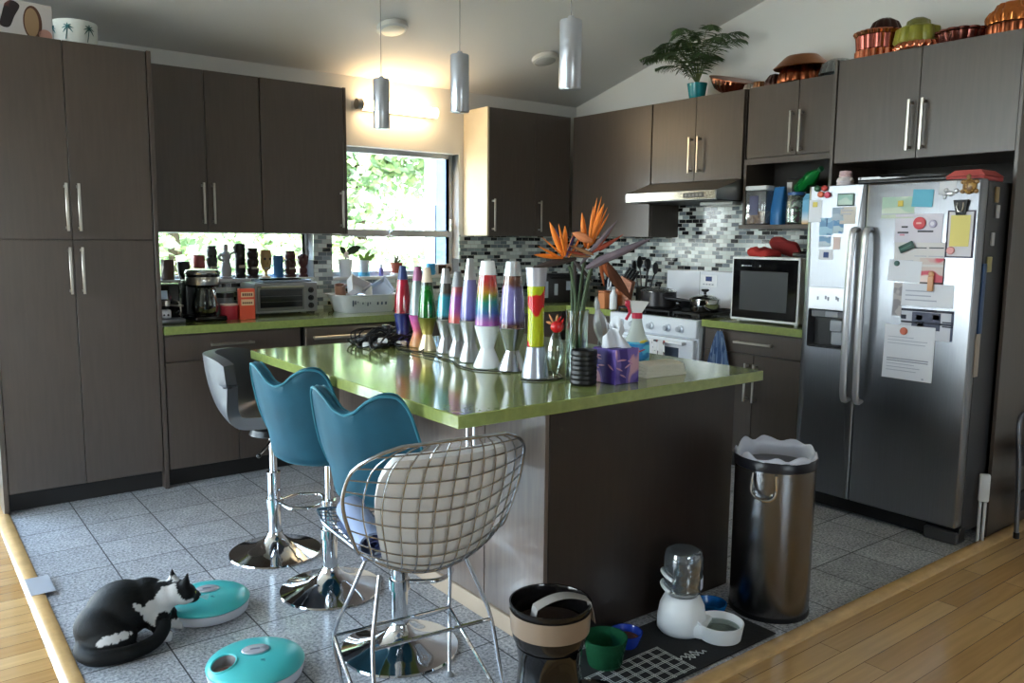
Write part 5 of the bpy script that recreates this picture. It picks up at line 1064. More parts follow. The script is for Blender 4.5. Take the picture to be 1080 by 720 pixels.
flower('orange flower at the left with petals fanned to the left',[(-.012,.0,.013),(-.008,.005,.20),V(612,318,.01),V(607,290,.0),V(604,284,0)],
  [('bract',DARKB,[(V(612,276,0),V(566,285,-.03),.034)]),('petal',ORA,[(V(598,274,-.01),V(583,238,-.03),.030),(V(600,273,.0),V(600,242,.01),.028),(V(598,275,-.01),V(567,272,-.05),.024),(V(597,276,-.02),V(571,263,-.06),.013),(V(603,274,.02),V(610,250,.05),.016),(V(604,276,.02),V(617,252,.0),.010),(V(599,274,-.03),V(575,254,-.07),.009),(V(600,273,-.02),V(592,240,-.05),.014)]),('tongue',VIO,[(V(599,272,0),V(590,244,.0),.010),(V(602,274,.01),V(612,246,.02),.014)])])
flower('orange flower highest in the vase with upright petals',[(.008,.01,.013),(.006,.02,.20),V(618,305,.03),V(622,275,.03)],
  [('bract',GREYP,[(V(617,282,.02),V(654,236,.0),.026)]),('petal',ORA,[(V(624,266,.02),V(641,218,.03),.030),(V(622,264,.03),V(618,228,.03),.028),(V(626,262,.04),V(634,212,.05),.014),(V(628,262,.03),V(645,222,.05),.012),(V(625,262,.0),V(628,222,-.03),.016),(V(629,262,.04),V(648,228,.08),.012),(V(627,263,.05),V(640,210,.09),.010)]),('pale_petal',ORP,[(V(628,258,.0),V(607,249,-.02),.044)]),('tongue',VIO,[(V(626,262,.03),V(637,236,.04),.011)])])
flower('grey-violet flower pointing right with ragged red edge',[(.016,-.005,.013),(.012,-.01,.20),V(622,308,-.015),V(627,286,-.02)],
  [('bract',GREYP,[(V(622,285,-.02),V(690,254,-.02),.040),(V(622,286,-.02),V(655,268,-.02),.044)]),('petal',REDB,[(V(628,270,.0),V(655,254,.02),.020),(V(632,268,.0),V(650,244,.02),.012),(V(636,268,.0),V(662,250,.03),.014),(V(622,272,.0),V(600,268,.0),.014)]),('dry_petal',mat('dry_tan',(150,106,72),rough=.7),[(V(630,272,-.01),V(604,262,.0),.020),(V(628,274,.01),V(600,272,.02),.014)])])
flower('withered brown flower drooping to the right over the vase',[(.02,.012,.013),(.02,.02,.20),V(626,300,.03),V(634,276,.04),V(641,273,.05)],
  [('bract',DRIED,[(V(641,276,.05),V(676,322,.10),.046),(V(645,280,.05),V(664,312,.09),.05)]),('petal',mat('rust_petal',(176,92,48),rough=.6),[(V(640,274,.05),V(648,296,.06),.030),(V(637,272,.05),V(644,306,.06),.018)])])
flower('half hidden brown flower at the back of the bunch',[(-.02,.01,.013),(-.016,.02,.20),V(609,300,.04),V(610,270,.05)],
  [('bract',DARKB,[(V(611,272,.05),V(612,320,.03),.020),(V(608,276,.05),V(630,300,.02),.022)]),('petal',mat('brown_petal',(128,84,58),rough=.7),[(V(610,272,.05),V(622,236,.08),.016),(V(612,270,.05),V(648,250,.09),.018)])])
# glass bird with a red head, chrome ornament
gb = thing('glass_bird','clear glass bird ornament with red head left of the vase','ornament',(-2.868,-3.13,IZ),VR)
p = MB(); p.lathe([(0,0),(.030,0),(.033,.004),(.030,.010),(.012,.016),(.010,.022),(.024,.05),(.030,.085),(.028,.12),(.018,.155),(.012,.17),(0,.172)],n=28,sx=1.0,sy=.8); p.build('body',GLASS,gb)
p = MB(); p.tube(spline([(-.018,0,.12),(-.034,0,.08),(-.040,0,.03),(-.036,0,.008)],6),[.006]*19,8); p.build('tail',GLASS,gb)
p = MB(); p.ball((.004,0,.190),(.024,.020,.022),16,10); petal(p,(.014,0,.19),(.028,.0,.222),.014); petal(p,(.0,0,.2),(.018,.0,.228),.012); p.build('head',mat('red_glass',(206,36,38),rough=.12,trans=.2),gb)
p = MB(); petal(p,(-.008,0,.20),(-.036,0,.208),.016); petal(p,(-.01,0,.205),(-.026,0,.236),.010); petal(p,(0,0,.21),(.006,0,.235),.012); p.build('crest',mat('amber_glass',(206,140,96),rough=.2),gb)
so = thing('silver_bird','silver bird ornament on a clear stem behind the vase','ornament',(-2.645,-3.122,IZ),VR)
p = MB(); p.lathe([(0,0),(.03,0),(.03,.006),(.007,.014),(.006,.145),(0,.146)],n=20); p.build('stem',GLASS,so)
p = MB(); petal(p,(.016,0,.115),(-.012,0,.25),.075,n=12); petal(p,(-.010,0,.225),(-.016,0,.29),.030); petal(p,(-.005,.0,.23),(.030,0,.15),.036); petal(p,(.005,0,.18),(.034,0,.115),.030); p.build('body',mat('liquid_silver',(222,224,230),rough=.18,metal=.6),so)
# candle jar, tissue box, spray bottle, napkins
cj = thing('candle_jar','black ribbed glass jar in front of the vase','jar',(-2.852,-3.262,IZ)); p = MB(); pr = [(0,0),(.042,0)]
for k in range(7): z = .004+k*.0165; pr += [(.0455,z),(.0465,z+.006),(.0455,z+.012),(.0445,z+.0145),(.0445,z+.0155)]
pr += [(.045,.122),(.041,.122),(.040,.012),(0,.010)]; p.lathe(pr,n=36); p.build('body',mat('black_glass',(8,8,10),rough=.42),cj)
tb = thing('tissue_box','purple patterned tissue box on the near island edge','tissue box',(-2.712,-3.277,IZ)); p = MB(); p.box((-.058,-.058,0),(.058,.058,.122),.002)
PURP = two_tone('purple_pattern',(66,48,128),(116,96,176),9,.5,rough=.45,stretch=(1.6,1.6,.7),cc=(206,160,176),thr2=.60); p.build('carton',PURP,tb)
rnd = random.Random(21); q = MB()
for k in range(7):
    a = rnd.uniform(-.8,.8); cx,cz = rnd.uniform(-.04,.04),rnd.uniform(.025,.10)
    for yy in (-.0588,): petal(q,(cx-.016*math.cos(a),yy,cz-.016*math.sin(a)),(cx+.016*math.cos(a),yy,cz+.016*math.sin(a)),.009)
q.xf = Matrix.Rotation(-PI/2,4,'Z')
for k in range(6):
    a = rnd.uniform(-.8,.8); cx,cz = rnd.uniform(-.04,.04),rnd.uniform(.025,.10); petal(q,(cx-.016*math.cos(a),-.0588,cz-.016*math.sin(a)),(cx+.016*math.cos(a),-.0588,cz+.016*math.sin(a)),.009)
q.build('printed_leaf',mat('print_lilac_pink',(206,156,186),rough=.5),tb)
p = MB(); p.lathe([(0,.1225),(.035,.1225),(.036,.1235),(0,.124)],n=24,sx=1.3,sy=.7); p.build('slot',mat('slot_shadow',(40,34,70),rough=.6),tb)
p = MB()
def tis(u,v):
    a = (u-.5)*2; return (a*.04*(1-.25*v)+.012*math.sin(5*v+a*2), .012*math.sin(a*5+2*v)*(.4+v)+.02*v, .118+v*(.10-.025*abs(a)**1.5+.02*math.sin(a*4)))
p.xf = Matrix.Rotation(R(-30),4,'Z'); p.slab(tis,24,12,.0012)
def tis2(u,v):
    a = (u-.5)*2; return (a*.055*(1-.35*v)-.02*v, -.02+.012*math.cos(a*6+v)*(.3+v)-.01*v, .118+v*(.075-.03*a*a))
p.slab(tis2,24,10,.0012); p.build('tissue',mat('tissue_white',(226,230,238),rough=.85),tb)
sp = thing('spray_bottle','spray bottle with blue label and red trigger behind the tissue box','spray bottle',(-2.395,-3.07,IZ),VR)
p = MB(); p.lathe([(0,0),(.048,0),(.052,.006),(.052,.085),(.049,.10),(.036,.125),(.024,.16),(.019,.19),(.0,.191)],n=32,sx=1,sy=.62); p.build('body',mat('frosted_liquid',(214,224,220),rough=.25,trans=.15),sp)
p = MB(); p.lathe([(.0527,.012),(.0533,.014),(.0533,.082),(.051,.10),(.0502,.10),(.0522,.082)],n=32,sx=1,sy=.63); lb = p.build('label_wrap',two_tone('blue_label',(40,132,196),(96,196,226),16,.52,rough=.35,stretch=(1,1,2.2)),sp)
p = MB(); petal(p,(-.028,-.030,.050),(.032,-.030,.072),.014); p.build('label_stripe',mat('label_red',(206,84,84),rough=.5),lb)
p = MB(); petal(p,(.008,-.0315,.098),(.040,-.027,.106),.016); p.build('label_flash',mat('label_yellow',(222,200,70),rough=.5),lb)
p = MB(); p.cyl((0,0,.1915),.021,.022,20); p.build('collar',mat('spray_red',(206,40,70),rough=.35),sp)
p = MB(); p.add([(-.020,-.014,.214),(.016,-.014,.214),(.016,.014,.214),(-.020,.014,.214),(-.03,-.016,.262),(.044,-.016,.258),(.044,.016,.258),(-.03,.016,.262)],[(3,2,1,0),(4,5,6,7),(0,1,5,4),(1,2,6,5),(2,3,7,6),(3,0,4,7)]); p.build('spray_head',WHITEP,sp,smooth=0)
p = MB(); p.box((-.048,-.012,.238),(-.0305,.012,.262),.003); p.tube(spline([(-.036,0,.24),(-.030,0,.215),(-.044,0,.185)],5),.006,8); p.build('trigger',mat('spray_red'),sp)
nk = thing('napkin_stack','cream folded napkin stack beside the tissue box','napkins',(-2.475,-3.245,IZ),R(-4)); p = MB()
def nap(u,v): return ((u-.5)*.20,(v-.5)*.13,.022+.012*math.sin(PI*v)-.006*u)
for k in range(4):
    p.slab(lambda u,v,k=k: ((u-.5)*(.20-.006*k),(v-.5)*(.13-.004*k),.005+.0105*k+.004*math.sin(PI*v)*k*.6),12,8,.0095)
p.build('fold',mat('cream_napkin',(226,222,208),rough=.9),nk)

# ------------------------------------------------------------------ pendants and ceiling lights
def zceil(y): return CZ-CS*y
PEND = mat('pendant_steel',(200,205,216),rough=.3,metal=.75)
for i,(y,lab) in enumerate(((-1.735,'steel cylinder pendant lamp farthest over the island'),(-2.412,'steel cylinder pendant lamp in the middle over the island'),(-3.105,'steel cylinder pendant lamp nearest over the island'))):
    t = thing('pendant_lamp',lab,'pendant lamp',(-2.80,y,1.934),0,'pendant lamps over the island'); zc = zceil(y)-1.934
    p = MB(); p.lathe([(.033,0),(.0375,0),(.0385,.002),(.0385,.228),(.036,.231),(.012,.232),(.010,.245),(0,.246)],n=36); p.lathe([(.033,.0),(.033,.12),(0,.121)],n=36); p.build('shade',PEND,t)
    p = MB(); p.lathe([(0,.03),(.022,.03),(.03,.05),(.03,.09),(0,.092)],n=20); p.build('bulb',mat('bulb_frost',(200,200,196),rough=.4),t)
    p = MB(); p.tube([(0,0,.244),(0,0,zc-.012)],.0016,6); p.build('cord',mat('grey_cable',(120,120,122),rough=.4),t)
    p = MB(); p.lathe([(0,zc-.03),(.055,zc-.028),(.058,zc-.02),(.058,zc+.012),(0,zc+.012)],n=28); p.build('canopy',mat('canopy_white',(200,200,200),rough=.4),t)
slope = math.atan(CS)
for x,y,lab,lit in ((-2.172,-.725,'round white disc ceiling light above the sink window',True),(-.921,-.69,'round white ceiling fixture near the corner',False)):
    t = thing('ceiling_light',lab,'ceiling light',(x,y,zceil(y)-.0005),(slope*-1,0,0)); p = MB()
    p.lathe([(0,0),(.092,0),(.097,-.006),(.095,-.03),(.078,-.036),(.076,-.034),(0,-.034)],n=36); p.build('trim_ring',mat('fixture_white',(206,204,200),rough=.45),t)
    p = MB(); p.lathe([(.0,-.0345),(.072,-.0348),(.066,-.038),(0,-.041)],n=36); p.build('lens',mat('lens_warm',(236,226,206),rough=.4) if lit else mat('lens_grey',(176,176,176),rough=.4),t)  # warm lens colour stands in for a faint glow; nothing is emitted
tl = thing('tube_light','lit tube light on the wall above the sink window','wall light',(-1.77,-.0005,2.325))
p = MB(); p.box((-.33,-.05,-.03),(.33,-.0,.03),.006); p.build('housing',WHITEP,tl)
p = MB(); p.tube([(-.285,-.085,0),(.315,-.085,0)],.036,20); p.build('diffuser',mat('lit_tube',(255,236,200),emit=((255,220,168),18)),tl)
p = MB(); p.cyl((0,0,0),.038,.045,20,axis=Matrix.Rotation(PI/2,3,'Y')); o = p.build('end_cap',mat('cap_grey',(150,146,140),rough=.3,metal=.6),tl); o.location = (-.331,-.085,0)
# ------------------------------------------------------------------ bar stools (local +X = facing)
def interp(x, xs, ys):
    if x <= xs[0]: return ys[0]
    for i in range(len(xs)-1):
        if x <= xs[i+1]:
            t = (x-xs[i])/(xs[i+1]-xs[i]); t = t*t*(3-2*t); return ys[i]+(ys[i+1]-ys[i])*t
    return ys[-1]
def cat1(x,xs,ys):
    for i in range(len(xs)-1):
        if x <= xs[i+1]+1e-9:
            q = (x-xs[i])/(xs[i+1]-xs[i]); a=ys[max(0,i-1)];b=ys[i];c=ys[i+1];d=ys[min(len(ys)-1,i+2)]
            return .5*(2*b+(c-a)*q+(2*a-5*b+4*c-d)*q*q+(3*b-a-3*c+d)*q**3)
    return ys[-1]
def stool_foot(t, seat_z):
    p = MB(); p.lathe([(0,.004),(.200,0),(.203,.004),(.200,.010),(.15,.022),(.09,.042),(.055,.064),(.036,.085),(.033,.098),(0,.099)],n=48); p.build('base',CHROME,t)
    p = MB(); p.lathe([(.0,.0985),(.029,.0985),(.029,.36),(.031,.362),(.031,.375),(.0,.377)],n=24); p.build('column',CHROME,t)
    p = MB(); p.lathe([(0,.3765),(.017,.3765),(.017,seat_z),(0,seat_z)],n=18); p.build('piston',CHROME,t)
    p = MB(); p.tube(spline([(.03,-.02,.235),(.09,-.10,.235),(.19,-.09,.235),(.215,0,.235),(.19,.09,.235),(.09,.10,.235),(.03,.02,.235)],7),.0085,10); p.lathe([(.0295,.215),(.036,.217),(.036,.253),(.0295,.255)],n=24); p.build('footrest',CHROME,t)
    p = MB(); p.tube(spline([(0,-.02,seat_z-.02),(.0,-.12,seat_z-.03),(-.02,-.19,seat_z-.05)],5),.005,8); l = p.build('lever',CHROME,t); q = MB(); q.ball((-.02,-.195,seat_z-.052),(.010,.014,.010),12,8); q.build('lever_knob',BLACK,l)
VELVET = mat('teal_velvet',(11,70,90),rough=.75,sheen=.6,var=(5,.25),bump=(26,.15)); PIPE = mat('teal_piping',(40,112,132),rough=.6,sheen=.6)
def shell_stool(label, loc, rot):
    t = thing('bar_stool',label,'stool',loc,rot,'bar stools at the island'); stool_foot(t,.575)
    A = [0,8,16,26,36,43,48,54,64,180]; Hh = [.872,.884,.916,.938,.934,.895,.83,.745,.655,.605]; Rt = [.275,.278,.282,.285,.284,.28,.272,.258,.235,.218]
    def prof(u,v):
        ph = (u*360) ; a = ph if ph <= 180 else 360-ph; h = cat1(a,A,Hh); rt = cat1(a,A,Rt); an = R(ph); d = (-math.cos(an),-math.sin(an))
        keys = [(0,.558),(.12,.558),(.185,.562),(.208,.578),(.215,.60)]
        n = 9
        for k in range(1,n+1):
            s = k/n; keys.append((.215+(rt-.215)*s**1.3, .60+(h-.60)*s))
        th = .042 if a < 70 else .035
        keys += [(rt-.012,h+.010),(rt-.028,h+.006)]
        for k in range(1,6):
            s = k/5; keys.append((rt-th-(rt-.215)*s*.9, h-.012-(h-.012-min(.60,h-.012))*s))
        keys += [(.12,.602),(0,.604)]
        f = v*(len(keys)-1); i = min(int(f),len(keys)-2); q = f-i; r = keys[i][0]+(keys[i+1][0]-keys[i][0])*q; z = keys[i][1]+(keys[i+1][1]-keys[i][1])*q
        return (d[0]*r, d[1]*r, z)
    nk = 5+9+2+5+2
    p = MB(); p.grid(prof,120,nk,True); p.build('shell',VELVET,t,smooth=70)
    def rim(off,dz):
        pts = []
        for k in range(120):
            a = k*3; b = a if a <= 180 else 360-a; h = cat1(b,A,Hh); rt = cat1(b,A,Rt); an = R(a); pts.append((-math.cos(an)*(rt+off),-math.sin(an)*(rt+off),h+dz))
        return pts
    p = MB(); p.tube(rim(.001,.002),.0045,6,closed=True); p.tube(rim(-.034,.004),.004,6,closed=True); p.build('piping',PIPE,t)
    p = MB(); p.lathe([(0,.58),(.155,.585),(.17,.598),(.17,.618),(.15,.632),(.08,.638),(0,.639)],(.015,0,0),n=40); p.build('seat_cushion',VELVET,t)
    return t
shell_stool('teal velvet shell-backed bar stool in the middle of the three',(-3.405,-2.385,0),R(24))
shell_stool('teal velvet shell-backed bar stool nearest, behind the wire chair',(-3.42,-2.972,0),R(24))
gs = thing('bar_stool','grey leather bucket bar stool at the far end of the island','stool',(-3.437,-1.877,0),R(-32),'bar stools at the island'); stool_foot(gs,.55)
GL = mat('grey_leather',(84,86,92),rough=.36,bump=(60,.12)); PX = [.20,.19,.08,-.04,-.13,-.19,-.225,-.245,-.255]; PZ = [.598,.632,.630,.620,.632,.680,.75,.83,.915]
def gsf(u,v):
    f = v*(len(PX)-1); i = min(int(f),len(PX)-2); q = f-i
    pts = [Vector((PX[max(0,min(len(PX)-1,i+k))],0,PZ[max(0,min(len(PX)-1,i+k))])) for k in (-1,0,1,2)]
    c = .5*((2*pts[1])+(pts[2]-pts[0])*q+(2*pts[0]-5*pts[1]+4*pts[2]-pts[3])*q*q+(3*pts[1]-pts[0]-3*pts[2]+pts[3])*q**3)
    s = (u-.5)*2; back = min(1,max(0,(v-.28)/.62)); back = back*back*(3-2*back); wrap = .13*s*s*back; hw = .215
    edge = -.03*abs(s)**6*(v>.85)
    return (c.x+wrap, s*hw*(1-.08*(1-min(1,v*4))**2), c.z+edge+.02*s*s*(1-back))
p = MB(); p.slab(gsf,25,49,.05); p.build('seat_shell',GL,gs,smooth=60)
for vv in (.66,.80):
    p = MB(); p.tube([Vector(gsf(k/20,vv))+Vector((.026,0,0)) for k in range(2,19)],.0035,6); p.build('quilt_seam',GL,gs)
p = MB(); p.lathe([(0,.545),(.09,.545),(.10,.55),(.09,.575),(0,.585)],n=24); p.build('seat_plate',BLACK,gs)

# ------------------------------------------------------------------ wire chair
wc = thing('wire_chair','chrome wire chair with white back pad in front of the island','chair',(-3.568,-3.328,0),-.1115)
CV = [0,.2,.4,.55,.68,.82,1.]; CY = [.24*1.342,.12*1.342,-.02,-.12,-.19,-.235,-.29]; CZZ = [.455,.44,.405,.41,.46,.60,.77]
CW = [.20,.225,.205,.205,.235,.275,.25]; CDZ = [.02,.04,.07,.07,.05,.03,-.02]; CDY = [0,0,0,.02,.06,.09,.08]
def CS_(u,v,off=0.):
    y = cat1(v,CV,CY)+cat1(v,CV,CDY)*u*u; z = cat1(v,CV,CZZ)+cat1(v,CV,CDZ)*u*u; x = u*cat1(v,CV,CW); t = .0285; Z = z-.42
    y,z = y*math.cos(t)-Z*math.sin(t), .42+y*math.sin(t)+Z*math.cos(t)
    return Vector((x*.98,y*.98,z*.98*1.2036))
def corner(u,v):   # rounded outline: u extent shrinks near both ends
    m = 1.0
    if v > .90: m = math.sqrt(max(0,1-((v-.90)/.10)**2*.62))
    if v < .06: m = math.sqrt(max(0,1-((.06-v)/.06)**2*.4))
    return CS_(u*m,v)
p = MB(); NU, NVV = 13, 27
for i in range(NU):
    u = -1+2*i/(NU-1)
    if i in (0,NU-1): continue
    p.tube([corner(u,k/48) for k in range(49)],.0024,6)
for j in range(1,NVV):
    v = j/NVV; p.tube([corner(-1+2*k/24,v)+Vector((0,0,0)) for k in range(25)],.0024,6)
p.build('wire_mesh',WIRE,wc)
ring = [corner(1,k/48) for k in range(49)]+[corner(1-2*k/16,1) for k in range(1,16)]+[corner(-1,1-k/48) for k in range(49)]+[corner(-1+2*k/16,0) for k in range(1,16)]
p = MB(); p.tube(ring,.0052,8,closed=True); p.build('rim',WIRE,wc)
FOOT = {}
for s in (-1,1):
    p = MB(); p.tube(spline([(s*.13,.06,.478),(s*.165,.10,.36),(s*.195,.165,.215),(s*.185,.145,.1),(s*.175,.125,.012)],6),.0062,8); p.build('leg',WIRE,wc)
    p = MB(); p.tube(spline([(s*.135,-.06,.475),(s*.165,-.10,.38),(s*.185,-.13,.30),(s*.195,-.17,.15),(s*.205,-.215,.012)],6),.0062,8); p.build('leg',WIRE,wc)
    p = MB(); p.tube([(s*.195,.165,.212),(s*.205,-.20,.04)],.0055,8); p.build('side_rail',CHROME,wc)
    for x,y in ((s*.175,.125),(s*.205,-.215)):
        p = MB(); p.lathe([(0,0),(.014,0),(.015,.004),(.010,.010),(.007,.016),(0,.018)],(x,y,0),14); p.build('glide',mat('grey_glide',(120,122,126),rough=.5),wc)
p = MB(); p.tube([(-.195,.165,.212),(.195,.165,.212)],.0055,8); p.build('stretcher',CHROME,wc)
p = MB(); p.tube([(-.185,-.13,.30),(.185,-.13,.30)],.0055,8); p.build('stretcher',CHROME,wc)
def padf(u,v):
    s = (u-.5)*2; vv = .60+.345*v; m = .74*(1-.14*max(0,(abs(2*v-1)-.6)/.4)**2); a = CS_(s*m,vv); b = CS_(s*m,vv+.004); c = CS_(s*m+.01,vv); n = (c-a).cross(b-a).normalized()
    if n.y < 0: n = -n
    bul = .007*(1-abs(s)**4)*(1-abs(2*v-1)**4)
    return a+n*(.021+bul)
p = MB(); p.slab(padf,21,17,.030); p.build('back_pad',mat('white_vinyl',(214,213,213),rough=.5,bump=(20,.1)),wc,smooth=75)
bl = thing('folded_cloth','blue-grey folded cloth lying on the wire chair seat','cloth',(-3.568,-3.328,0),-.1115)
p = MB()
def clothf(o,r): 
    def f(u,v):
        a = u*2*PI; 
        return (-.135+.05*v-.02+r*.35*math.cos(a)*(1 if 1 else 0)+.0, .20-.22*v, .585-.02*v+o+r*math.sin(a)*1.0)
    return f
def roll(r0,r1,turn,z0):
    def f(u,v):
        a = -.5*PI+turn*2*PI*u; r = r0+(r1-r0)*u; y = .19-.24*v
        return (-.125+1.25*r*math.cos(a)-.02*v, y, z0+r*math.sin(a)-.035*v)
    return f
p.slab(roll(.026,.040,1.15,.597),40,10,.007); p.slab(lambda u,v: (-.175+.17*u, .18-.22*v, .556+.004*math.sin(u*6)-.034*v),12,8,.010)
p.build('outer_fold',mat('pale_blue_cloth',(138,152,184),rough=.9,bump=(40,.3)),bl,smooth=75)
p = MB(); p.slab(roll(.006,.020,1.6,.597),36,10,.006); p.build('inner_fold',mat('navy_cloth',(58,70,120),rough=.9),bl,smooth=75)

# ------------------------------------------------------------------ floor things near the island
tc = thing('trash_can','round brushed steel trash can with white liner at the island end','trash can',(-2.105,-3.535,0),R(-37))
p = MB(); p.lathe([(0,.012),(.146,.012),(.148,.02),(.148,.575),(0,.576)],n=72); p.build('body',mat('can_steel',(128,127,128),rough=.27,metal=1),tc)
p = MB(); p.lathe([(0,0),(.150,0),(.151,.004),(.150,.018),(.1485,.019)],n=48); p.build('base_ring',BLACK,tc)
p = MB(); p.lathe([(.1485,.570),(.153,.574),(.1545,.604),(.150,.610),(.140,.606),(.140,.5765)],n=56,caps=False); p.build('rim',mat('navy_black_rim',(24,25,34),rough=.3),tc)
def liner(u,v):
    a = 2*PI*u; k = [.151,.150,.144,.132,.128,.124]; z = [.592,.614,.622,.612,.585,.50]; f = v*5; i = min(int(f),4); q = f-i; r = k[i]+(k[i+1]-k[i])*q; zz = z[i]+(z[i+1]-z[i])*q
    nz = noise.noise(Vector((math.cos(a)*3,math.sin(a)*3,v*3)))
    return (r*math.cos(a)*(1+.02*nz),r*math.sin(a)*(1+.02*nz),zz+(.016*nz+.008*math.sin(9*a)+.022*max(0,math.sin(a+.3)))*math.sin(PI*min(1,v*1.25)))
p = MB(); p.grid(liner,72,14,True); p.build('liner',mat('white_liner',(212,214,228),rough=.35,trans=.1),tc,recalc=False)
p = MB(); p.tube(spline([(-.115,-.103,.565),(-.125,-.120,.50),(-.10,-.143,.475),(-.065,-.152,.475),(-.045,-.152,.50),(-.045,-.149,.565)],5),.006,8); p.build('handle',CHROME,tc)
p = MB(); p.lathe([(0,.0),(.07,.0),(.068,.03),(.0,.034)],n=24); o = p.build('pedal',BLACK,tc); o.location = (.0,.10,.002); o.scale = (.4,.4,.3)
mt = tag(MB().box((-3.06,-3.690,.0005),(-2.275,-3.36,.005),.002).build('feeding_mat',mat('charcoal_mat',(34,34,36),rough=.85,bump=(90,.4))),'dark feeding mat with white line pattern beside the island','mat')
WL = mat('mat_white_line',(196,198,196),rough=.8); q = MB(); z0,z1 = .0048,.0058
for k in range(9):
    y = -3.672+k*.020
    for dx in (0,.0075): q.box((-3.045,y+dx-.0012,z0),(-2.70,y+dx+.0012,z1),0) if k%2==0 else None
for k in range(15):
    x = -3.04+k*.0235
    for dx in (0,.008): q.box((x+dx-.0012,-3.678,z0),(x+dx+.0012,-3.505,z1),0) if k%2==0 else None
q.build('grid_print',WL,mt)
def scrawl(cx,cy,s,seed):
    rnd = random.Random(seed); P=[]
    for i in range(14): P.append((cx+s*(i-7)*.014,cy+s*(.018*math.sin(i*1.9+seed)+.006*rnd.uniform(-1,1)),.0056))
    return spline(P,5)
q = MB(); q.tube(scrawl(-2.66,-3.605,.55,1),.0022,5); q.tube(scrawl(-2.63,-3.622,.5,4),.0020,5); q.tube(scrawl(-2.375,-3.55,.55,2),.0022,5); q.tube(scrawl(-2.36,-3.568,.5,6),.0020,5); q.build('script_print',WL,mt)
MTZ = .0052
wd = thing('water_dispenser','white pet water dispenser with clear bottle on the mat','water dispenser',(-2.528,-3.462,MTZ),R(-66))
# local +X points to the bowl
p = MB()
def wdb(u,v):
    a = 2*PI*u; prof = [(.0,0),(.080,0),(.088,.01),(.088,.05),(.080,.095),(.066,.125),(.060,.133),(.054,.135)]; f = v*7; i = min(int(f),6); q = f-i; r = prof[i][0]+(prof[i+1][0]-prof[i][0])*q; z = prof[i][1]+(prof[i+1][1]-prof[i][1])*q
    return (r*math.cos(a),r*math.sin(a),z)
p.grid(wdb,48,22,True); p.build('tower',WHITEP,wd)
p = MB(); p.lathe([(0,.004),(.062,0),(.074,.006),(.082,.055),(.084,.062),(.080,.064),(.075,.058),(.066,.018),(0,.016)],(.140,0,0),n=44); p.build('bowl',WHITEP,wd)
p = MB(); p.lathe([(0,.040),(.0700,.040)],(.140,0,0),n=32); p.build('water',thin_glass('water'),wd)
p = MB(); p.box((.03,-.062,.002),(.10,.062,.052),.014,2); p.build('neck',WHITEP,wd)
p = MB(); p.lathe([(.052,.1355),(.064,.146),(.070,.158),(.067,.170),(.070,.182),(.070,.208),(.067,.219),(.070,.230),(.070,.272),(.063,.296),(.045,.305),(.03,.302),(0,.300)],n=44); p.build('bottle',thin_glass('bottle_plastic',(222,230,236),.22,.06),wd)
p = MB(); p.lathe([(0,.14),(.050,.14),(.062,.149),(.067,.160),(.064,.171),(.067,.184),(.067,.222),(0,.222)],n=40); p.build('bottle_water',thin_glass('bottle_water',(206,220,226),.16),wd)
p = MB(); p.lathe([(.0712,.166),(.0712,.206)],n=10,a0=R(-14),a1=R(42)); p.build('label_patch',mat('label_lilac',(206,208,226),rough=.6),wd,recalc=False)
for zz,aa in ((.158,150),(.205,160)):
    p = MB(); p.tube([(.075*math.cos(R(aa+k*11)),.075*math.sin(R(aa+k*11)),zz+.012*math.sin(k*.35)) for k in range(10)],.007,8); p.build('holder_arm',WHITEP,wd)
def bowl(name,label,cat,loc,r,h,m,inner=None):
    t = thing(name,label,cat,loc); p = MB(); p.lathe([(0,0),(r*.72,0),(r*.78,.004),(r,h-.003),(r,h),(r-.005,h),(r*.72,.008),(0,.007)],n=40); p.build('body',m,t)
    if inner: q = MB(); q.lathe([(0,.0075),(r*.72,.0085),(r*.86,h*.5),(r*.5,h*.56),(0,h*.6)],n=28); q.build('contents',inner,t)
    return t
bowl('pet_bowl','bright blue pet bowl behind the water dispenser','bowl',(-2.345,-3.445,MTZ),.062,.045,mat('bright_blue',(24,112,186),rough=.25))
bowl('pet_bowl','dark blue pet bowl with brown food beside the green tub','bowl',(-2.775,-3.425,MTZ),.058,.048,mat('deep_blue',(34,58,150),rough=.15,coat=.3),two_tone('kibble',(92,46,30),(130,72,46),60,rough=.9))
bowl('green_tub','translucent green plastic tub on the mat','tub',(-2.925,-3.475,MTZ),.074,.095,mat('green_translucent',(46,112,76),rough=.15,trans=.6,ior=1.2))
hp = thing('pet_feeder','black pet food feeder with taped clear hopper before the island corner','pet feeder',(-3.262,-3.585,0))
p = MB(); p.lathe([(0,0),(.115,0),(.12,.006),(.118,.03),(.098,.10),(.092,.17),(.098,.225),(.10,.228),(0,.229)],n=44); p.build('base',GLOSSBLACK,hp)
p = MB(); p.lathe([(0,0),(.10,0),(.105,.006),(.10,.035),(.09,.045),(.08,.035),(0,.02)],(.13,-.06,0),n=36); p.build('food_tray',GLOSSBLACK,hp)
p = MB(); p.lathe([(.0,.2295),(.098,.2295),(.110,.25),(.117,.30),(.118,.345),(.122,.350),(.122,.358),(.116,.358),(.112,.345),(.111,.30),(.104,.252),(0,.24)],n=44); p.build('hopper',mat('smoky_hopper',(26,23,23),rough=.12),hp)
p = MB(); p.lathe([(.0,.2415),(.100,.2525),(.106,.290),(.06,.297),(0,.30)],n=36); p.build('kibble',mat('dark_kibble',(44,28,22),rough=.8,bump=(60,.6)),hp)
p = MB(); p.lathe([(.1165,.275),(.1185,.30),(.1200,.338)],n=44,caps=False); p.build('tape_band',mat('tan_tape',(138,118,100),rough=.35),hp,recalc=False)
p = MB()
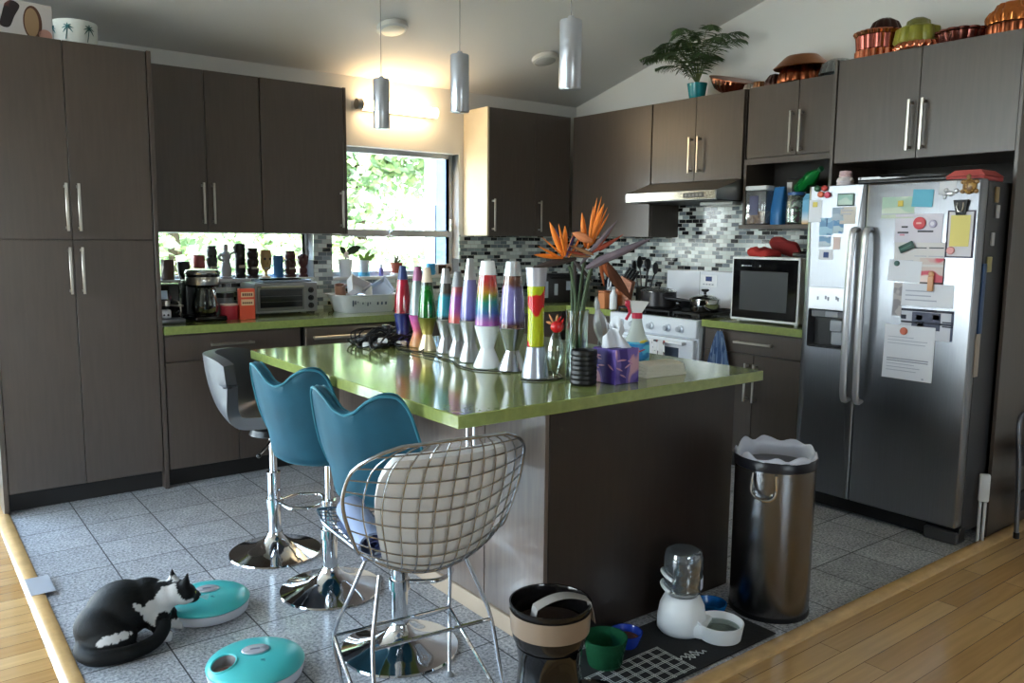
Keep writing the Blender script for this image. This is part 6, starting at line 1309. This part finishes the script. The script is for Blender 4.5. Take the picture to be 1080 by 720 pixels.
def strap(u,v): 
    w = (u-.5)*.045; t = v; x = -.115+.235*t; 
    return (x*.80+w*.35, -.02-.06*t+w*.9, .361+.030*math.sin(PI*t)-(.06*max(0,(abs(2*t-1)-.86)/.14)))
p.slab(strap,6,26,.0015); p.build('tape_strap',mat('clear_tape',(176,170,166),rough=.25,trans=.2),hp)
# automatic feeders
TQ = mat('turquoise_plastic',(74,186,186),rough=.3,coat=.15); FW = mat('feeder_white',(206,206,214),rough=.35)
def feeder(label, loc, rot, opening):
    t = thing('cat_feeder',label,'cat feeder',loc,rot,'turquoise cat feeders')
    p = MB(); p.lathe([(0,0),(.135,0),(.146,.006),(.152,.030),(.153,.040),(0,.041)],n=56); p.build('base',FW,t)
    N = 160; key = [(.152,.0415),(.154,.047),(.148,.056),(.130,.066),(.105,.073),(.075,.077),(.045,.079),(0,.080)]
    kr = [r for r,z in key]; kz = [z for r,z in key]; prof = [(cat1(i/35*7,list(range(8)),kr),cat1(i/35*7,list(range(8)),kz)) for i in range(36)]; prof[-1] = (0,.080)
    hx,hy,ha,hb = -.096,-.030,.040,.048; inside = lambda x,y,m=1.: ((x-hx)/(ha*m))**2+((y-hy)/(hb*m))**2 < 1
    p = MB(); k = len(prof); vs=[]; fs=[]
    for r,z in prof:
        for i in range(N): vs.append((r*math.cos(2*PI*i/N),r*math.sin(2*PI*i/N),z))
    for j in range(k-1):
        for i in range(N):
            f = (j*N+i,j*N+(i+1)%N,(j+1)*N+(i+1)%N,(j+1)*N+i)
            if opening and j > 3 and inside(sum(vs[q][0] for q in f)/4,sum(vs[q][1] for q in f)/4): continue
            fs.append(f)
    p.add(vs,fs); p.build('lid',TQ,t,recalc=False)
    if opening:
        def lz(r):
            for (r0,z0),(r1,z1) in zip(key[1:],key[2:]):
                if r1 <= r <= r0: return z0+(z1-z0)*(r0-r)/(r0-r1)
            return .045
        rim = []
        for i in range(48):
            x = hx+ha*math.cos(2*PI*i/48); y = hy+hb*math.sin(2*PI*i/48); rim.append((x,y,lz(math.hypot(x,y))+.0005))
        q = MB(); q.tube(rim,.0036,8,closed=True); q.build('opening_rim',TQ,t)
        q = MB(); q.add(rim+[(hx+.8*(x-hx),hy+.8*(y-hy),.046) for x,y,z in rim],[(i,(i+1)%48,48+(i+1)%48,48+i) for i in range(48)]+[tuple(48+i for i in range(48))]); q.build('food_tray',mat('tray_grey',(120,112,112),rough=.4),t,recalc=False)
        q = MB(); q.ball((hx+.005,hy-.01,.048),(.022,.024,.008)); q.build('food',two_tone('kibble'),t)
    p = MB(); p.lathe([(0,.079),(.040,.0785),(.042,.081),(.038,.0845),(0,.0855)],(.0,.015,0),32,sx=1.05,sy=.8); dd = p.build('display',mat('display_silver',(186,186,194),rough=.25,metal=.3),t)
    p = MB(); p.box((-.016,.010,.0853),(.014,.016,.0862),0); p.build('display_text',mat('display_dark',(96,96,110),rough=.5),dd)
    p = MB(); p.lathe([(.040,.0775),(.046,.0775),(.047,.0805),(.0435,.082),(.040,.081)],(.0,.015,0),32,sx=1.05,sy=.8); p.build('display_ring',mat('teal_ring',(56,150,156),rough=.3),t)
    p = MB(); p.add([(.012,-.058,.0765),(.034,-.066,.0755),(.030,-.046,.078),(.016,-.044,.0785),(.022,-.056,.083)],[(0,1,4),(1,2,4),(2,3,4),(3,0,4),(3,2,1,0)]); p.build('latch',mat('teal_ring'),t)
    return t
feeder('turquoise round cat feeder under the cat\'s head',(-3.865,-2.29,0),R(-20),False)
feeder('turquoise round cat feeder with open tray, nearest to the viewer',(-3.883,-2.85,0),R(-20),True)
# tape patch on the threshold, plastic rack and step stool at the right
tag(MB().box((-4.385,-1.79,.0145),(-4.30,-1.60,.0155),0).build('tape_patch',mat('silver_tape',(170,172,180),rough=.35,metal=.2)),'silver tape patch on the left oak threshold','tape')
pr_ = thing('plastic_rack','white slotted plastic part standing beside the refrigerator','plastic part',(-.705,-3.722,0),R(-60))
p = MB(); 
for x in (-.012,.008): p.box((x-.006,-.010,0),(x+.006,.010,.20),.003)
p.build('leg',WHITEP,pr_)
p = MB(); p.box((-.024,-.014,.2005),(.022,.014,.335),.008,2); p.build('head',WHITEP,pr_)
q = MB()
for k in range(3): q.lathe([(0,0),(.009,0),(.009,.002),(0,.002)],(.0225,0,.235+.035*k),12,axis=Matrix.Rotation(PI/2,3,'Y'))
q.build('hole',BLACK,pr_)
ss = thing('step_stool','folded grey step stool leaning on the right cabinet panel','step stool',(-.30,-3.80,0))
for x in (-.20,.16):
    p = MB(); p.tube(spline([(x,0,.012),(x,.012,.30),(x,.030,.56),(x+(.06 if x<0 else -.06),.032,.60)],5),.011,10); p.build('frame_tube',mat('grey_tube',(120,122,130),rough=.3,metal=.8),ss)
    p = MB(); p.cyl((x,0,0),.014,.03,12); p.build('foot',BLACK,ss)
for z in (.18,.40):
    p = MB(); p.box((-.19,-.012+z*.05,z-.05),(.15,.004+z*.05,z+.05),.003); p.build('step',mat('dark_step',(50,50,54),rough=.6),ss)

# ------------------------------------------------------------------ the cat: one continuous body, local X = right, Y = away, Z = up
def cat_body():
    m = MB()
    def ell(c,r,rot=None):
        m.xf = Matrix.Translation(Vector(c)) @ (Matrix.Rotation(rot[1],4,rot[0]) if rot else Matrix.Identity(4)); m.ball((0,0,0),r,24,16); m.xf = None
    ell((-.030,-.01,.108),(.118,.115,.100),('Y',-.25)); ell((-.055,-.075,.082),(.098,.095,.082)); ell((-.015,-.115,.058),(.085,.060,.058),('Z',.35))
    ell((.040,.03,.122),(.085,.088,.082),('Y',.1)); ell((.080,.02,.098),(.055,.058,.080))
    ell((.100,.035,.142),(.062,.055,.052),('Y',.3)); ell((.142,.045,.150),(.050,.047,.045)); ell((.172,.05,.142),(.042,.042,.038)); ell((.190,.075,.122),(.028,.030,.024))
    m.tube(spline([(.09,-.01,.09),(.105,-.02,.05),(.125,-.02,.02),(.15,-.015,.014)],5),[.034,.033,.031,.029,.027,.026,.025,.024,.023,.022,.022,.022,.021,.021,.020,.017],12)
    m.tube(spline([(.08,.07,.09),(.10,.08,.05),(.13,.08,.018),(.155,.08,.014)],5),[.03]*10+[.022]*6,12)
    m.tube([(-.01,-.150,.022),(.03,-.135,.020),(.07,-.115,.018),(.088,-.105,.016)],[.026,.025,.022,.016],12)
    tail = spline([(-.10,-.12,.045),(-.085,-.165,.030),(-.03,-.195,.026),(.035,-.180,.026),(.085,-.140,.026),(.122,-.085,.032),(.134,-.045,.055),(.130,-.025,.078)],6)
    m.tube(tail,[.030-.008*i/len(tail) for i in range(len(tail))],12)
    for (bx,by,bz),(tx,ty,tz) in (((.132,.055,.182),(.126,.060,.232)),((.178,.038,.174),(.194,.036,.228))):
        b,t = Vector((bx,by,bz)),Vector((tx,ty,tz)); pts = [b+(t-b)*k/6 for k in range(-1,7)]; m.tube(pts,[.021,.021,.019,.016,.0125,.009,.006,.003],10)
    o = m.build('body',mat('cat_tmp'),None)
    md = o.modifiers.new('r','REMESH'); md.mode = 'VOXEL'; md.voxel_size = .0055
    ms = o.modifiers.new('s','SMOOTH'); ms.factor = .6; ms.iterations = 6
    bpy.context.view_layer.update(); dg = bpy.context.evaluated_depsgraph_get(); me = bpy.data.meshes.new_from_object(o.evaluated_get(dg)); bpy.data.objects.remove(o)
    ca = me.color_attributes.new('coat','FLOAT_COLOR','POINT')
    white = [((.135,.0,.165),.040),((.120,.005,.130),.042),((.10,-.035,.118),.036),((.152,.0,.142),.034),((.10,-.05,.092),.028),((.188,.03,.120),.024),((.178,.02,.126),.022),((.110,.045,.192),.022),((.142,.05,.195),.016),((.0,-.172,.075),.017),((.025,-.166,.078),.019),((.05,-.148,.082),.019),((.07,-.125,.084),.017),((-.02,-.176,.068),.012),((.135,.06,.012),.03),((.14,-.03,.012),.026),((.095,-.122,.045),.016),((.06,-.066,.140),.013),((.075,-.058,.125),.015),((.045,-.070,.150),.011),((.03,-.075,.158),.008)]
    black = [((.178,.03,.168),.034),((.194,.02,.152),.028),((.182,.012,.19),.03),((.118,.025,.190),.026),((.100,.0,.182),.020),((.152,.09,.20),.03),((.200,.045,.106),.014),((.19,.01,.225),.03)]
    for v in me.vertices:
        p = v.co+Vector((noise.noise(v.co*60),noise.noise(v.co*60+Vector((9,0,0))),noise.noise(v.co*60+Vector((0,9,0)))))*.004
        w = max(r-(p-Vector(c)).length for c,r in white); b = max(r-(p-Vector(c)).length for c,r in black)
        tl = min((p-q).length for q in tail[3:]); k = 1. if (w > 0 and w > b and tl > .030) else 0.
        ca.data[v.index].color = (k,k,k,1)
    for p in me.polygons: p.use_smooth = True
    return me
cm_ = mat('cat_fur',(12,11,12),rough=.6,spec=.25,bump=(160,.3)); nt = cm_.node_tree; at = nt.nodes.new('ShaderNodeVertexColor'); at.layer_name = 'coat'
mx = nt.nodes.new('ShaderNodeMix'); mx.data_type = 'RGBA'; mx.inputs[6].default_value = (*lin((11,10,11)),1); mx.inputs[7].default_value = (*lin((206,202,200)),1)
nt.links.new(at.outputs['Color'],mx.inputs[0]); nt.links.new(mx.outputs[2],nt.nodes['Principled BSDF'].inputs['Base Color'])
ct = thing('cat','black and white cat crouching at a turquoise feeder','cat',(-4.145,-2.343,0),R(-37.4))
me = cat_body(); me.materials.clear(); me.materials.append(cm_); o = bpy.data.objects.new('body',me); col.objects.link(o); o.parent = ct
p = MB(); p.ball((.206,.100,.116),(.006,.007,.005),10,6); p.build('nose',mat('cat_nose',(60,40,42),rough=.4),ct)
p = MB(); p.ball((.207,.052,.146),(.007,.006,.008),10,8); p.build('eye',mat('cat_eye',(150,160,70),rough=.1),ct)
p = MB()
for k in range(5): p.tube([(.212,.078,.118),(.245+.004*k,.075-.006*k,.108+.008*k)],.0006,4)
p.build('whisker',mat('whisker',(220,220,220),rough=.5),ct)

# ------------------------------------------------------------------ outside the windows
gnd = MB().box((-26,.16,-.30),(8,20,-.12),0).box((-26,-14,-.30),(-7.76,.16,-.12),0).box((-7.76,-20,-.30),(8,-9.8,-.12),0).build('ground_outside',mat('bounce_paving',(196,190,172),rough=.95,var=(3,.1))); struct(gnd,'ground outside the windows, paled to bounce daylight indoors')  # ground extended and paled to throw daylight up to the ceiling
LB = [mat('sunlit_leaf_a',(196,212,150),rough=.55),mat('sunlit_leaf_b',(160,186,140),rough=.55),mat('sunlit_leaf_c',(226,232,206),rough=.5)]  # leaf colours paled to carry the washed-out daylight
for m in LB:
    m.node_tree.nodes['Principled BSDF'].inputs['Subsurface Weight'].default_value = 0
def tree(label,x,y,h,r,seed,n):
    rnd = random.Random(seed); t = thing('garden_tree',label,'tree',(x,y,-.12),0,'trees outside the windows')
    p = MB(); p.tube(spline([(0,0,0),(.05,.02,h*.3),(-.03,.0,h*.6),(.02,0,h*.9)],5),[.09-.004*k for k in range(16)],8); p.build('trunk',mat('bark',(92,76,60),rough=.9),t)
    clumps = [(Vector((rnd.uniform(-r,r)*.8,rnd.uniform(-r,r)*.6,h*rnd.uniform(.18,1.0))),rnd.uniform(.35,.6)*r) for _ in range(16)]
    mbs = [MB(),MB(),MB()]
    for k in range(n):
        c,cr = rnd.choice(clumps); d = Vector((rnd.gauss(0,1),rnd.gauss(0,1),rnd.gauss(0,1))).normalized()*cr*rnd.uniform(.6,1); b = c+d; dr = Vector((rnd.gauss(0,1),rnd.gauss(0,1),rnd.gauss(-.2,.7))).normalized(); s = dr.cross(Vector((rnd.gauss(0,1),rnd.gauss(0,1),rnd.gauss(0,1)))).normalized(); L = rnd.uniform(.09,.16); w = L*.34
        mbs[rnd.choice((0,0,1,1,2))].add([b,b+dr*L*.5+s*w,b+dr*L,b+dr*L*.5-s*w],[(0,1,2,3)])
    for mb,m in zip(mbs,LB): mb.build('foliage',m,t,smooth=0,recalc=False)
tree('leafy tree outside, left of the long low window',-2.55,2.9,3.3,.95,1,5200)
tree('leafy tree outside between the two windows',-1.35,3.3,3.6,1.0,2,5600)
tree('leafy tree outside behind the sink window',-.25,3.5,3.6,1.0,3,5600)
tree('taller tree farther back in the garden',-.9,5.4,4.6,1.8,4,6000)
tree('farther garden tree at the left',-3.0,5.6,4.2,1.7,5,5000)
nh = thing('neighbour_house','pale blue-white house wall outside right of the sink window','house',(.20,1.9,-.12))
p = MB(); p.box((0,0,0),(2.4,.9,4.2),.004); hw_ = p.build('wall',mat('pale_siding',(222,216,226),rough=.7),nh)
p = MB(); p.box((-.03,.18,1.0),(-.0005,.26,2.9),.003); p.box((-.03,.26,2.8),(-.0005,.72,2.9),.003); p.box((-.03,.64,1.0),(-.0005,.72,2.8),.003); p.box((-.03,.26,1.0),(-.0005,.64,1.1),.003); wf = p.build('window_frame',mat('trim_white',(236,238,240),rough=.5),nh)
p = MB(); p.box((-.012,.26,1.1),(-.001,.64,2.8),0); p.build('pane',mat('blue_pane',(120,146,184),rough=.1),wf)

# ------------------------------------------------------------------ light and camera
wd_ = bpy.data.worlds.new('World'); sc.world = wd_; wd_.use_nodes = True; n = wd_.node_tree.nodes; L = wd_.node_tree.links
bg = n['Background']; geo = n.new('ShaderNodeTexCoord'); sx = n.new('ShaderNodeSeparateXYZ'); L.new(geo.outputs['Generated'],sx.inputs[0])
rp = n.new('ShaderNodeValToRGB'); e = rp.color_ramp.elements; e[0].position = .0; e[0].color = (.30,.30,.28,1); e[1].position = 1; e[1].color = (.34,.56,1.0,1)
for ps,c in ((.49,(.36,.38,.36,1)),(.52,(.92,.97,1.0,1)),(.68,(.62,.80,1.0,1))):
    x = e.new(ps); x.color = c
mr = n.new('ShaderNodeMapRange'); mr.inputs[1].default_value = -1; mr.inputs[2].default_value = 1; L.new(sx.outputs['Z'],mr.inputs[0]); L.new(mr.outputs[0],rp.inputs[0]); L.new(rp.outputs[0],bg.inputs[0])
bg.inputs[1].default_value = SKY
def portal(name, loc, rot, sx_, sy_):
    l = bpy.data.lights.new(name,'AREA'); l.shape = 'RECTANGLE'; l.size = sx_; l.size_y = sy_; l.cycles.is_portal = True
    o = bpy.data.objects.new(name,l); col.objects.link(o); o.location = loc; o.rotation_euler = rot; return o
for y0,y1 in LW: portal('window_portal',(XL-.16,(y0+y1)/2,1.49),(0,-PI/2,0),2.82,y1-y0)
portal('window_portal',((W0[0]+W0[1])/2,.17,(W0[2]+W0[3])/2),(-PI/2,0,0),W0[1]-W0[0],W0[3]-W0[2])
portal('window_portal',((RW[0]+RW[1])/2,YR-.16,(RW[2]+RW[3])/2),(PI/2,0,0),RW[1]-RW[0],RW[3]-RW[2])
portal('window_portal',((W1[0]+W1[1])/2,.17,(W1[2]+W1[3])/2),(-PI/2,0,0),W1[1]-W1[0],W1[3]-W1[2])
portal('window_portal',((W2[0]+W2[1])/2,.17,(W2[2]+W2[3])/2),(-PI/2,0,0),W2[1]-W2[0],W2[3]-W2[2])
s = bpy.data.lights.new('sun','SUN'); s.energy = SUN; s.color = (1,.95,.86); s.angle = R(.6); so_ = bpy.data.objects.new('sun',s); col.objects.link(so_)
so_.rotation_euler = Vector((-.30,.55,-.78)).to_track_quat('-Z','Y').to_euler()
cd = bpy.data.cameras.new('camera'); co = bpy.data.objects.new('camera',cd); col.objects.link(co)
rt = Vector((0.7944316478,-0.6072853774,0.0090902664)); up = Vector((0.0684027223,0.1043340070,0.9921872215)); fw = Vector((0.6034893740,0.7876031304,-0.1244262211))
co.matrix_world = Matrix(((rt.x,up.x,-fw.x,-4.7453),(rt.y,up.y,-fw.y,-5.3237),(rt.z,up.z,-fw.z,1.4101),(0,0,0,1)))
cd.sensor_width = 36; cd.sensor_fit = 'HORIZONTAL'; cd.lens = 859.697/1080*36; cd.clip_start = .02; cd.clip_end = 200
sc.camera = co
vs = sc.view_settings; vs.view_transform = 'Standard'; vs.look = 'None'; vs.gamma = 1; vs.use_curve_mapping = False; vs.exposure = EXPO
